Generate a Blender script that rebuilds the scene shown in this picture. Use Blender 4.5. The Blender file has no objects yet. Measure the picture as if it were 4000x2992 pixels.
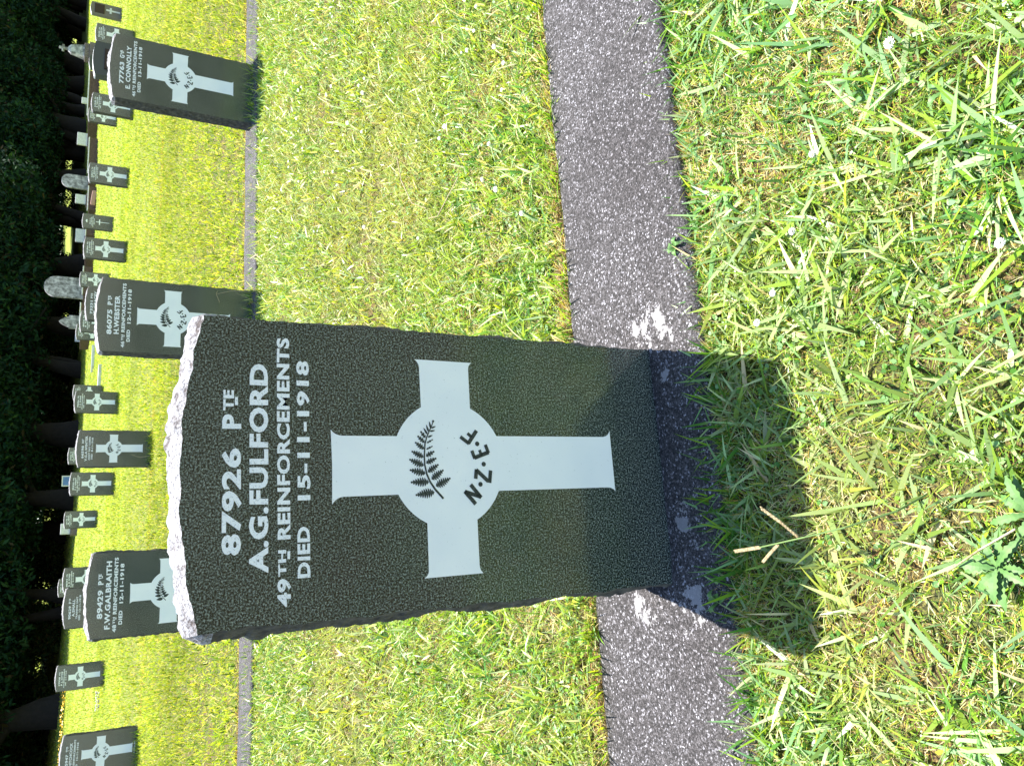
import bpy, bmesh, math, random
import numpy as np
from mathutils import Vector, Matrix, noise as mnoise
sc = bpy.context.scene
C = sc.collection
PI = math.pi

# ------------------------------------------------------------------ camera (phone held on its side)
YAW, PITCH, ROLL, CH, FPX = 0.24381, 0.50213, 0.04856, 0.86101, 3000.0
def cam_basis():
    f = Vector((math.sin(YAW)*math.cos(PITCH), math.cos(YAW)*math.cos(PITCH), -math.sin(PITCH)))
    r = Vector((math.cos(YAW), -math.sin(YAW), 0)); u = r.cross(f)
    r2 = r*math.cos(ROLL)+u*math.sin(ROLL); u2 = -r*math.sin(ROLL)+u*math.cos(ROLL)
    return r2, u2, f
_r, _u, _f = cam_basis()
cd = bpy.data.cameras.new("camera"); cam = bpy.data.objects.new("camera", cd); C.objects.link(cam)
cd.sensor_width = 36.0; cd.lens = 36.0*FPX/4000.0; cd.clip_start = 0.02; cd.clip_end = 2000
X, Y, Z = -_u, _r, -_f
cam.matrix_world = Matrix(((X[0], Y[0], Z[0], 0), (X[1], Y[1], Z[1], 0), (X[2], Y[2], Z[2], CH), (0, 0, 0, 1)))
sc.camera = cam

# ------------------------------------------------------------------ world, sun, exposure
SUN = Vector((0.085, 0.268, 0.745)).normalized()
w = bpy.data.worlds.new("World"); sc.world = w; w.use_nodes = True
nt = w.node_tree; bg = nt.nodes['Background']
sky = nt.nodes.new('ShaderNodeTexSky'); sky.sky_type = 'NISHITA'; sky.sun_disc = False
sky.sun_elevation = math.asin(SUN.z); sky.sun_rotation = math.atan2(SUN.x, SUN.y)
sky.air_density = 1.0; sky.dust_density = 0.3; sky.ozone_density = 1.0
nt.links.new(sky.outputs[0], bg.inputs[0]); bg.inputs[1].default_value = 0.115
sl = bpy.data.lights.new("sun", 'SUN'); so = bpy.data.objects.new("sun", sl); C.objects.link(so)
sl.energy = 5.0; sl.angle = math.radians(0.5); sl.color = (1.0, 0.96, 0.88)
so.location = (0, 0, 20); so.rotation_euler = (-SUN).to_track_quat('-Z', 'Y').to_euler()
sc.view_settings.view_transform = 'Standard'; sc.view_settings.look = 'None'
sc.view_settings.exposure = 1.55; sc.view_settings.gamma = 1.0
try:
    sc.cycles.max_bounces = 8; sc.cycles.transparent_max_bounces = 4
except Exception: pass

rng = np.random.default_rng(7); random.seed(7)

# ------------------------------------------------------------------ terrain height
CY, SY = math.cos(YAW), math.sin(YAW)
def ground_z(x, y):
    x = np.asarray(x, float); y = np.asarray(y, float)
    l = x*CY-y*SY
    la = np.clip(np.abs(l), 0, 25); q = 0.001164*(la*la+(np.abs(l)-la)*12)
    z = 0.02748*(y-1)-0.00643*x+q
    t = np.clip(y-0.45*x-52, 0, 60)
    return z+0.035*t
def gz(x, y): return float(ground_z(x, y))

# ------------------------------------------------------------------ helpers
def tag(o, label=None, cat=None, group=None, kind=None):
    if label: o['label'] = label
    if cat: o['category'] = cat
    if group: o['group'] = group
    if kind: o['kind'] = kind
    return o
def link(name, me, mat=None, parent=None, loc=None, rot=None):
    o = bpy.data.objects.new(name, me); C.objects.link(o)
    if mat is not None and me is not None and not me.materials:
        for m in (mat if isinstance(mat, (list, tuple)) else [mat]): me.materials.append(m)
    if parent: o.parent = parent
    if loc is not None: o.location = loc
    if rot is not None: o.rotation_euler = rot
    return o
def np_mesh(name, V, loops, starts, col=None, smooth=False, matidx=None):
    me = bpy.data.meshes.new(name)
    V = np.ascontiguousarray(V, dtype=np.float32).reshape(-1, 3)
    me.vertices.add(len(V)); me.vertices.foreach_set('co', V.ravel())
    me.loops.add(len(loops)); me.loops.foreach_set('vertex_index', np.ascontiguousarray(loops, dtype=np.int32))
    me.polygons.add(len(starts)); me.polygons.foreach_set('loop_start', np.ascontiguousarray(starts, dtype=np.int32))
    if smooth: me.polygons.foreach_set('use_smooth', np.ones(len(starts), dtype=bool))
    if matidx is not None: me.polygons.foreach_set('material_index', np.ascontiguousarray(matidx, dtype=np.int32))
    me.update(calc_edges=True)
    if col is not None:
        a = me.color_attributes.new('tint', 'FLOAT_COLOR', 'POINT')
        c4 = np.ones((len(V), 4), dtype=np.float32); c4[:, :3] = col
        a.data.foreach_set('color', c4.ravel())
    return me
def bm_mesh(name, bm, smooth=False):
    me = bpy.data.meshes.new(name); bm.normal_update(); bm.to_mesh(me); bm.free()
    if smooth:
        for p in me.polygons: p.use_smooth = True
    return me
def box(bm, x0, x1, y0, y1, z0, z1, bev=0.0):
    vs = [bm.verts.new(p) for p in ((x0,y0,z0),(x1,y0,z0),(x1,y1,z0),(x0,y1,z0),(x0,y0,z1),(x1,y0,z1),(x1,y1,z1),(x0,y1,z1))]
    fs = [bm.faces.new([vs[i] for i in q]) for q in ((0,3,2,1),(4,5,6,7),(0,1,5,4),(1,2,6,5),(2,3,7,6),(3,0,4,7))]
    if bev:
        es = set(e for f in fs for e in f.edges)
        bmesh.ops.bevel(bm, geom=list(es), offset=bev, segments=2, affect='EDGES', profile=0.6)

# ------------------------------------------------------------------ materials
def mat(name):
    m = bpy.data.materials.new(name); m.use_nodes = True
    return m, m.node_tree, m.node_tree.nodes['Principled BSDF']
def N(t, typ, **kw):
    n = t.nodes.new(typ)
    for k, v in kw.items():
        if k in n.inputs: n.inputs[k].default_value = v
        else: setattr(n, k, v)
    return n
def ramp(t, src, stops):
    r = t.nodes.new('ShaderNodeValToRGB'); e = r.color_ramp.elements
    while len(e) < len(stops): e.new(0.5)
    for i, (p, c) in enumerate(stops):
        e[i].position = p; e[i].color = (*c, 1)
    t.links.new(src, r.inputs[0]); return r
def objco(t): return t.nodes.new('ShaderNodeTexCoord').outputs['Object']
def noise(t, co, scale, detail=3, rough=0.55):
    n = N(t, 'ShaderNodeTexNoise', Scale=scale, Detail=detail, Roughness=rough); t.links.new(co, n.inputs['Vector']); return n
def mixc(t, fac, a, b, mode='MIX'):
    m = t.nodes.new('ShaderNodeMix'); m.data_type = 'RGBA'; m.blend_type = mode
    for s, i in ((fac, 0), (a, 6), (b, 7)):
        if hasattr(s, 'is_output') or isinstance(s, bpy.types.NodeSocket): t.links.new(s, m.inputs[i])
        else: m.inputs[i].default_value = s if i == 0 else (*s, 1)
    return m.outputs[2]
def bump(t, b, h, strength, dist):
    n = N(t, 'ShaderNodeBump', Strength=strength, Distance=dist); t.links.new(h, n.inputs['Height']); t.links.new(n.outputs[0], b.inputs['Normal'])

# polished dark granite, flecked
m_granite, t, b = mat('granite_face'); co = objco(t)
n1 = noise(t, co, 400, 3, 0.8); n2 = noise(t, co, 5, 3); n3 = noise(t, co, 900, 1)
r1 = ramp(t, n1.outputs[0], [(0.40, (0.003, 0.004, 0.004)), (0.49, (0.022, 0.029, 0.027)), (0.54, (0.10, 0.122, 0.112)), (0.63, (0.30, 0.345, 0.32))])
r2 = ramp(t, n2.outputs[0], [(0.3, (0.8, 0.82, 0.8)), (0.7, (1.12, 1.1, 1.05))])
c = mixc(t, 1.0, r1.outputs[0], r2.outputs[0], 'MULTIPLY')
t.links.new(c, b.inputs['Base Color']); rr2 = ramp(t, n2.outputs[0], [(0.3, (0.09, 0.09, 0.09)), (0.7, (0.17, 0.17, 0.17))]); t.links.new(rr2.outputs[0], b.inputs['Roughness'])
b.inputs['Specular IOR Level'].default_value = 0.6
# rock-pitched edges of the same stone
m_rough, t, b = mat('granite_rough_edge'); co = objco(t)
n1 = noise(t, co, 48, 5, 0.75); n2 = noise(t, co, 300, 3, 0.75)
r1 = ramp(t, n1.outputs[0], [(0.36, (0.08, 0.06, 0.055)), (0.46, (0.30, 0.29, 0.30)), (0.7, (0.50, 0.50, 0.51))])
r2 = ramp(t, n2.outputs[0], [(0.40, (0.12, 0.11, 0.12)), (0.52, (1, 1, 1))])
c = mixc(t, 0.8, r1.outputs[0], r2.outputs[0], 'MULTIPLY')
t.links.new(c, b.inputs['Base Color']); b.inputs['Roughness'].default_value = 0.85
bump(t, b, n1.outputs[0], 0.9, 0.006)
# darker brown side edges and back
m_side, t, b = mat('granite_side'); co = objco(t)
n1 = noise(t, co, 60, 5, 0.7)
r1 = ramp(t, n1.outputs[0], [(0.35, (0.02, 0.018, 0.014)), (0.55, (0.075, 0.07, 0.055)), (0.75, (0.16, 0.14, 0.11))])
t.links.new(r1.outputs[0], b.inputs['Base Color']); b.inputs['Roughness'].default_value = 0.9
bump(t, b, n1.outputs[0], 0.9, 0.005)
# white paint of cross
def paint(name, lo, hi, sc_):
    m, t, b = mat(name); co = objco(t)
    n = noise(t, co, sc_, 4, 0.75); n2 = noise(t, co, 9, 2)
    r = ramp(t, n.outputs[0], [(lo, (0.10, 0.12, 0.12)), (hi, (0.86, 0.88, 0.90))])
    r2 = ramp(t, n2.outputs[0], [(0.3, (0.93, 0.94, 0.95)), (0.7, (1.03, 1.02, 1.0))])
    t.links.new(mixc(t, 1.0, r.outputs[0], r2.outputs[0], 'MULTIPLY'), b.inputs['Base Color'])
    b.inputs['Roughness'].default_value = 0.6; bump(t, b, n.outputs[0], 0.25, 0.0015)
    return m
m_paint = paint('white_paint', 0.24, 0.345, 260)
m_text = paint('worn_white_lettering', 0.28, 0.45, 420)
m_emblem, t, b = mat('engraved_dark_stone'); co = objco(t)
n1 = noise(t, co, 500, 2)
r1 = ramp(t, n1.outputs[0], [(0.4, (0.014, 0.018, 0.017)), (0.7, (0.07, 0.085, 0.07))])
t.links.new(r1.outputs[0], b.inputs['Base Color']); b.inputs['Roughness'].default_value = 0.7
# bronze
m_bronze, t, b = mat('dark_bronze'); b.inputs['Base Color'].default_value = (0.035, 0.02, 0.014, 1); b.inputs['Metallic'].default_value = 0.5; b.inputs['Roughness'].default_value = 0.5
# concrete with exposed aggregate
def concrete(name, dark, midc, light, lich=0.62, spots=()):
    m, t, b = mat(name); co = objco(t)
    v = N(t, 'ShaderNodeTexVoronoi', Scale=330.0); t.links.new(co, v.inputs['Vector'])
    bw = t.nodes.new('ShaderNodeSeparateColor'); t.links.new(v.outputs['Color'], bw.inputs[0])
    rr = ramp(t, bw.outputs[0], [(0.0, dark), (0.5, midc), (0.88, light), (0.985, (0.30, 0.30, 0.31))])
    nf = noise(t, co, 480, 3, 0.7)
    r0 = ramp(t, nf.outputs[0], [(0.36, (0.22, 0.21, 0.21)), (0.52, (0.9, 0.88, 0.9)), (0.68, (2.3, 2.25, 2.35))])
    base = mixc(t, 1.0, rr.outputs[0], r0.outputs[0], 'MULTIPLY')
    n2 = noise(t, co, 3.5, 4, 0.6)
    r2 = ramp(t, n2.outputs[0], [(0.3, (0.75, 0.72, 0.72)), (0.7, (1.2, 1.2, 1.22))])
    base = mixc(t, 1.0, base, r2.outputs[0], 'MULTIPLY')
    n3 = noise(t, co, 22, 5, 0.7)
    lc = ramp(t, n3.outputs[0], [(lich, (0, 0, 0)), (lich+0.06, (1, 1, 1))])
    fac = lc.outputs[0]
    for (sx, sy, rad) in spots:
        vm = t.nodes.new('ShaderNodeVectorMath'); vm.operation = 'DISTANCE'; t.links.new(co, vm.inputs[0]); vm.inputs[1].default_value = (sx, sy, 0)
        ad = t.nodes.new('ShaderNodeMath'); ad.operation = 'MULTIPLY_ADD'; t.links.new(n3.outputs[0], ad.inputs[0]); ad.inputs[1].default_value = -0.34; t.links.new(vm.outputs['Value'], ad.inputs[2])
        ls = t.nodes.new('ShaderNodeMath'); ls.operation = 'LESS_THAN'; t.links.new(ad.outputs[0], ls.inputs[0]); ls.inputs[1].default_value = rad-0.17
        mx = t.nodes.new('ShaderNodeMath'); mx.operation = 'MAXIMUM'; t.links.new(fac, mx.inputs[0]); t.links.new(ls.outputs[0], mx.inputs[1]); fac = mx.outputs[0]
    sc2 = t.nodes.new('ShaderNodeMath'); sc2.operation = 'MULTIPLY'; t.links.new(fac, sc2.inputs[0]); sc2.inputs[1].default_value = 0.62
    base = mixc(t, sc2.outputs[0], base, (0.34, 0.33, 0.33))
    t.links.new(base, b.inputs['Base Color']); b.inputs['Roughness'].default_value = 0.9
    bump(t, b, nf.outputs[0], 0.6, 0.0025)
    return m
m_beam = concrete('exposed_aggregate_concrete', (0.016, 0.014, 0.013), (0.048, 0.044, 0.042), (0.10, 0.095, 0.094), 0.67,
                  ((-0.135, 1.10, 0.012), (0.365, 1.03, 0.016), (0.37, 1.0, 0.010), (-0.11, 0.985, 0.012), (0.02, 0.992, 0.0), (0.25, 1.0, 0.002)))
m_conc = concrete('weathered_concrete', (0.08, 0.06, 0.055), (0.14, 0.11, 0.10), (0.25, 0.22, 0.2), 0.6)
m_tan, t, b = mat('tan_stone'); co = objco(t); n = noise(t, co, 60, 4)
r = ramp(t, n.outputs[0], [(0.3, (0.10, 0.085, 0.075)), (0.7, (0.2, 0.175, 0.155))]); t.links.new(r.outputs[0], b.inputs['Base Color']); b.inputs['Roughness'].default_value = 0.8
m_grey, t, b = mat('grey_granite'); co = objco(t); n = noise(t, co, 200, 3)
r = ramp(t, n.outputs[0], [(0.35, (0.03, 0.032, 0.03)), (0.65, (0.085, 0.088, 0.08))]); t.links.new(r.outputs[0], b.inputs['Base Color']); b.inputs['Roughness'].default_value = 0.6
m_marble, t, b = mat('weathered_marble'); co = objco(t); n = noise(t, co, 4.5, 5, 0.65)
r = ramp(t, n.outputs[0], [(0.38, (0.10, 0.10, 0.10)), (0.5, (0.25, 0.25, 0.26)), (0.62, (0.5, 0.5, 0.52))]); t.links.new(r.outputs[0], b.inputs['Base Color']); b.inputs['Roughness'].default_value = 0.8
m_pale, t, b = mat('pale_stone'); co = objco(t); n = noise(t, co, 12, 4)
r = ramp(t, n.outputs[0], [(0.3, (0.45, 0.46, 0.47)), (0.7, (0.7, 0.7, 0.7))]); t.links.new(r.outputs[0], b.inputs['Base Color']); b.inputs['Roughness'].default_value = 0.7
m_blue, t, b = mat('blue_board'); co = objco(t); n = noise(t, co, 9, 3)
r = ramp(t, n.outputs[0], [(0.3, (0.05, 0.12, 0.32)), (0.7, (0.1, 0.2, 0.45))]); t.links.new(r.outputs[0], b.inputs['Base Color'])
m_brown, t, b = mat('brown_brick'); co = objco(t); n = noise(t, co, 14, 4)
r = ramp(t, n.outputs[0], [(0.3, (0.05, 0.03, 0.025)), (0.7, (0.14, 0.085, 0.07))]); t.links.new(r.outputs[0], b.inputs['Base Color']); b.inputs['Roughness'].default_value = 0.9
m_pink, t, b = mat('pinkish_clay'); b.inputs['Base Color'].default_value = (0.42, 0.24, 0.19, 1); b.inputs['Roughness'].default_value = 0.9

def leafmat(name, rough=0.45, trans=0.35, spec=0.4):
    m, t, b = mat(name)
    a = t.nodes.new('ShaderNodeVertexColor'); a.layer_name = 'tint'
    t.links.new(a.outputs[0], b.inputs['Base Color']); b.inputs['Roughness'].default_value = rough
    b.inputs['Specular IOR Level'].default_value = spec
    tr = t.nodes.new('ShaderNodeBsdfTranslucent')
    tc = mixc(t, 1.0, a.outputs[0], (1.25, 1.15, 0.5), 'MULTIPLY'); t.links.new(tc, tr.inputs[0])
    mx = t.nodes.new('ShaderNodeMixShader'); mx.inputs[0].default_value = trans
    t.links.new(b.outputs[0], mx.inputs[1]); t.links.new(tr.outputs[0], mx.inputs[2])
    t.links.new(mx.outputs[0], t.nodes['Material Output'].inputs[0])
    return m
m_grass = leafmat('grass_blades', 0.38, 0.35, 0.5)
m_fargrass = leafmat('far_lawn_blades', 0.6, 0.45, 0.12)
m_moss = leafmat('moss_fibres', 0.7, 0.3, 0.2)
m_clover = leafmat('clover_leaf', 0.5, 0.3, 0.4)
m_leaf = leafmat('evergreen_leaf', 0.7, 0.12, 0.12)
m_petal, t, b = mat('white_petals'); b.inputs['Base Color'].default_value = (0.85, 0.83, 0.78, 1); b.inputs['Roughness'].default_value = 0.7
m_bark, t, b = mat('dark_bark'); co = objco(t); n = noise(t, co, 6, 5, 0.7)
r = ramp(t, n.outputs[0], [(0.3, (0.004, 0.0035, 0.003)), (0.7, (0.016, 0.012, 0.011))]); t.links.new(r.outputs[0], b.inputs['Base Color']); b.inputs['Roughness'].default_value = 0.95
bump(t, b, n.outputs[0], 0.8, 0.03)
m_straw, t, b = mat('dry_straw'); co = objco(t); n = noise(t, co, 300, 3)
r = ramp(t, n.outputs[0], [(0.3, (0.16, 0.11, 0.05)), (0.7, (0.42, 0.34, 0.19))]); t.links.new(r.outputs[0], b.inputs['Base Color'])

# ground: thatch and moss under the blades
m_ground, t, b = mat('lawn_soil'); co = objco(t)
n1 = noise(t, co, 260, 4, 0.75); n2 = noise(t, co, 6, 4, 0.6); n3 = noise(t, co, 0.5, 4, 0.6)
r1 = ramp(t, n1.outputs[0], [(0.36, (0.014, 0.008, 0.005)), (0.48, (0.07, 0.042, 0.016)), (0.6, (0.20, 0.14, 0.045)), (0.75, (0.42, 0.33, 0.15))])
r1b = ramp(t, n1.outputs[0], [(0.36, (0.010, 0.014, 0.005)), (0.5, (0.055, 0.07, 0.014)), (0.68, (0.20, 0.22, 0.04))])
rf = ramp(t, n2.outputs[0], [(0.4, (0, 0, 0)), (0.6, (1, 1, 1))])
c = mixc(t, rf.outputs[0], r1b.outputs[0], r1.outputs[0])
geo = t.nodes.new('ShaderNodeSeparateXYZ'); t.links.new(co, geo.inputs[0])
far = t.nodes.new('ShaderNodeMapRange'); t.links.new(geo.outputs[1], far.inputs[0])
far.inputs[1].default_value = 6; far.inputs[2].default_value = 16
rfar = ramp(t, n3.outputs[0], [(0.3, (0.15, 0.21, 0.012)), (0.7, (0.24, 0.27, 0.03))])
c = mixc(t, far.outputs[0], c, rfar.outputs[0])
t.links.new(c, b.inputs['Base Color']); b.inputs['Roughness'].default_value = 1.0
bump(t, b, n1.outputs[0], 0.7, 0.004)

# ------------------------------------------------------------------ ground
def axis(lo, hi, mid, fine, coarse_n):
    a = list(np.arange(mid[0], mid[1]+1e-6, fine))
    left = mid[0]-np.geomspace(fine, mid[0]-lo, coarse_n); right = mid[1]+np.geomspace(fine, hi-mid[1], coarse_n)
    return np.array(sorted(set(np.round(np.concatenate([left, a, right]), 4))))
gx = axis(-170, 260, (-3, 9), 0.12, 45); gy = axis(-60, 330, (-0.6, 10), 0.12, 60)
GX, GY = np.meshgrid(gx, gy, indexing='ij')
GZ = ground_z(GX, GY)-0.016
bumpz = np.array([[mnoise.noise(Vector((x*2.3, y*2.3, 0)))*0.006 for y in gy] for x in gx])
nearm = np.clip(1-(GY-10)/10, 0, 1); GZ = GZ+bumpz*nearm
for (b0, b1) in ((0.885, 1.275), (4.19, 4.56)):
    GZ[(GY > b0-0.06) & (GY < b1+0.06)] -= 0.012
V = np.stack([GX, GY, GZ], -1).reshape(-1, 3); nx, ny = len(gx), len(gy)
I, J = np.meshgrid(np.arange(nx-1), np.arange(ny-1), indexing='ij'); k = (I*ny+J).ravel()
loops = np.stack([k, k+ny, k+ny+1, k+1], -1).ravel(); starts = np.arange(len(k))*4
g = link('ground', np_mesh('ground', V, loops, starts, smooth=True), m_ground); tag(g, kind='structure')

# ------------------------------------------------------------------ concrete beams the headstones are set in
def beam(name, x0, x1, y0, y1, top, step, label):
    xs = np.arange(x0, x1+1e-6, step); prof = [(0, -0.14), (0, -0.012), (0.004, -0.004), (0.014, 0.0)]
    W = y1-y0; inner = np.linspace(0.03, W-0.03, 14)
    P = [(a, z) for a, z in prof]+[(a, 0.001) for a in inner]+[(W-a, z) for a, z in reversed(prof)]
    V = []
    for x in xs:
        for j, (a, z) in enumerate(P):
            edge = 1.0 if (j < 4 or j >= len(P)-4) else 0.25
            n_ = mnoise.noise(Vector((x*18, a*18, 3)))*0.006*edge+mnoise.noise(Vector((x*60, a*60, 9)))*0.003*edge
            wob = mnoise.noise(Vector((x*3, 0.5 if a < W/2 else 7.5, 1)))*0.008
            dz = mnoise.noise(Vector((x*5, a*5, 5)))*0.0025+mnoise.noise(Vector((x*45, a*45, 2)))*0.0012
            if y0 < 1: dz += 0.008*math.exp(-((y0+a-0.998-0.05*0)/0.012)**2)*(1 if -0.09 < x < 0.345 else 0)*(0.6+0.8*mnoise.noise(Vector((x*30, 3, 3))))+0.010*math.exp(-((y0+a-1.06)/0.06)**2-((x+0.11)/0.05)**2)
            s = -1 if a < W/2 else 1
            V.append((x, y0+a+s*(abs(n_) if edge == 1 else 0)*-1+wob*(edge == 1), top(x)+z+dz))
    n = len(P); nx = len(xs); L = []; S = []
    I, J = np.meshgrid(np.arange(nx-1), np.arange(n-1), indexing='ij'); k = (I*n+J).ravel()
    loops = np.stack([k, k+n, k+n+1, k+1], -1).ravel(); starts = np.arange(len(k))*4
    o = link(name, np_mesh(name, np.array(V), loops, starts, smooth=True), m_beam)
    return tag(o, label, 'concrete beam')
beam('concrete_beam', -1.6, 3.2, 0.897, 1.268, lambda x: 0.0, 0.012, 'wide speckled concrete strip in the foreground with the nearest headstone on it')
beam('concrete_beam', -3.5, 8.5, 4.20, 4.555, lambda x: gz(x, 4.4)-0.004, 0.05, 'thin grey concrete strip at the foot of the second row of headstones')

# ------------------------------------------------------------------ headstones
def slab_mesh(seed, W=0.40, T=0.09, vb=-0.14, vs=0.736, va=0.760, step=0.011, rough=1.0):
    r = random.Random(seed); off = r.random()*50
    h = W/2; pts = []
    n = int((vs-vb)/step)
    for i in range(n): pts.append((-h, vb+(vs-vb)*i/n, -1, 0))
    m = int(W/step)
    for i in range(m+1):
        u = -h+W*i/m; v = va-(va-vs)*(u/h)**2
        nx_ = 2*(va-vs)*u/(h*h); pts.append((u, v, nx_, 1))
    for i in range(1, n+1): pts.append((h, vs-(vs-vb)*i/n, 1, 0))
    K = 8; bm = bmesh.new(); rings = []
    for j in range(K+1):
        t_ = j/K; ring = []
        for (u, v, nxx, top) in pts:
            nv = 1.0 if top else 0.0
            q = Vector((u*26+off, t_*2.2, v*26)); q2 = Vector((u*90, t_*7, v*90+off))
            edge = mnoise.noise(q)*0.005+mnoise.noise(q2)*0.003
            bul = math.sin(PI*min(1, t_*1.05))*(0.009+0.010*mnoise.noise(Vector((u*14, off, v*14+t_*3)))+0.003*mnoise.noise(q2))
            d = (edge*0.8+(bul if top else bul*0.9))*rough
            if j == 0: d = (edge*0.75)*rough-0.001
            y = t_*T
            ln = math.hypot(nxx, nv) or 1
            uu = u+d*nxx/ln; vv = v+d*nv/ln
            ring.append(bm.verts.new((uu, y+(0.0 if j == 0 else mnoise.noise(q2)*0.002*rough), vv)))
        rings.append(ring)
    f = bm.faces.new(list(reversed(rings[0]))); f.material_index = 0
    f = bm.faces.new(rings[-1]); f.material_index = 2
    for j in range(K):
        for i in range(len(pts)-1):
            q = bm.faces.new((rings[j][i], rings[j][i+1], rings[j+1][i+1], rings[j+1][i]))
            q.material_index = 1 if (pts[i][3] and pts[i+1][3]) or pts[i][1] > vs-0.02 and pts[i+1][1] > vs-0.02 else 2
    bm.normal_update()
    bm.faces.ensure_lookup_table()
    if bm.faces[0].normal.y > 0: bmesh.ops.reverse_faces(bm, faces=bm.faces[:])
    return bm_mesh('slab', bm)
slabs = [slab_mesh(s) for s in range(5)]; slab_hi = slab_mesh(11, step=0.006)
for s in slabs+[slab_hi]:
    for m in (m_granite, m_rough, m_side): s.materials.append(m)

def flat(name, polys, y=-0.0008, mat_=None, thick=0.0):
    bm = bmesh.new()
    for P in polys:
        vs = [bm.verts.new((u, y, v)) for u, v in P]
        f = bm.faces.new(vs)
        if f.normal.y > 0 or True:
            f.normal_update()
            if f.normal.y > 0: f.normal_flip()
    bmesh.ops.triangulate(bm, faces=bm.faces[:])
    me = bm_mesh(name, bm)
    if mat_: me.materials.append(mat_)
    return me
# painted cross with ring boss and flared ends
def cross_outline():
    cu, cv, R = 0.0015, 0.3965, 0.0905
    def arc(a, b):
        a0 = math.atan2(a[1]-cv, a[0]-cu); b0 = math.atan2(b[1]-cv, b[0]-cu)
        ra = math.hypot(a[0]-cu, a[1]-cv); rb = math.hypot(b[0]-cu, b[1]-cv)
        if a0 < b0: a0 += 2*PI
        return [(cu+(ra+(rb-ra)*i/12)*math.cos(a0+(b0-a0)*i/12), cv+(ra+(rb-ra)*i/12)*math.sin(a0+(b0-a0)*i/12)) for i in range(1, 12)]
    P = []
    def fl(p, q, c):   # flare: p on shaft -> tip q with control c
        return [((1-s)**2*p[0]+2*s*(1-s)*c[0]+s*s*q[0], (1-s)**2*p[1]+2*s*(1-s)*c[1]+s*s*q[1]) for s in [i/5 for i in range(6)]]
    # clockwise from the upper arm's left foot
    P += [(-0.0400, 0.4766)]; P += fl((-0.0408, 0.5545), (-0.0508, 0.5705), (-0.0412, 0.565))
    P += [(0.0, 0.5695)]; P += fl((0.0425, 0.5545), (0.0508, 0.5705), (0.0428, 0.565))[::-1]
    P += [(0.0426, 0.4758)]; P += arc((0.0426, 0.4758), (0.0856, 0.4370)); P += [(0.0856, 0.4370)]
    P += fl((0.1450, 0.4372), (0.1572, 0.4446), (0.153, 0.4375)); P += fl((0.1450, 0.3570), (0.1568, 0.3510), (0.153, 0.3572))[::-1]
    P += [(0.0857, 0.3577)]; P += arc((0.0857, 0.3577), (0.0441, 0.3158)); P += [(0.0441, 0.3158)]
    P += fl((0.0446, 0.118), (0.0552, 0.103), (0.0452, 0.107)); P += fl((-0.0380, 0.118), (-0.0445, 0.103), (-0.0385, 0.107))[::-1]
    P += [(-0.0387, 0.3176)]; P += arc((-0.0387, 0.3176), (-0.0795, 0.3560)); P += [(-0.0795, 0.3560)]
    P += fl((-0.1440, 0.3567), (-0.1560, 0.3510), (-0.152, 0.3565)); P += fl((-0.1460, 0.4358), (-0.1565, 0.4430), (-0.153, 0.4360))[::-1]
    P += [(-0.0812, 0.4350)]; P += arc((-0.0812, 0.4350), (-0.0400, 0.4766))
    return P
me_cross = flat('cross', [cross_outline()], -0.0007, m_paint)
# fern
stem = [(-0.0475, 0.4086), (-0.0344, 0.4205), (-0.0233, 0.4279), (-0.0122, 0.4326), (0.0013, 0.4352), (0.0135, 0.4353), (0.0321, 0.4333), (0.0421, 0.4299), (0.0509, 0.4255), (0.0597, 0.421), (0.0654, 0.4187)]
pinnae = [((0.0547, 0.4233), (0.0647, 0.4252)), ((0.0496, 0.4269), (0.0596, 0.4301)), ((0.0458, 0.4291), (0.0551, 0.4346)), ((0.0402, 0.432), (0.0501, 0.4395)), ((0.0333, 0.4337), (0.0432, 0.4444)), ((0.024, 0.435), (0.0339, 0.4485)), ((0.0123, 0.4364), (0.0209, 0.4545)), ((0.0001, 0.4366), (0.0094, 0.4585)), ((-0.011, 0.4345), (-0.0058, 0.4585)), ((-0.0232, 0.4298), (-0.0233, 0.4577)), ((-0.038, 0.422), (-0.0414, 0.4511)), ((0.0547, 0.4226), (0.0577, 0.4151)), ((0.0502, 0.4248), (0.0514, 0.4165)), ((0.0414, 0.4286), (0.0444, 0.4207)), ((0.0327, 0.431), (0.0381, 0.4205)), ((0.0234, 0.4321), (0.0284, 0.4215)), ((0.0135, 0.433), (0.0209, 0.4192)), ((0.0037, 0.4331), (0.0108, 0.4166)), ((-0.0092, 0.4311), (0.0017, 0.4137)), ((-0.0197, 0.4257), (-0.0064, 0.4063)), ((-0.0295, 0.4196), (-0.0183, 0.3959))]
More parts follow.
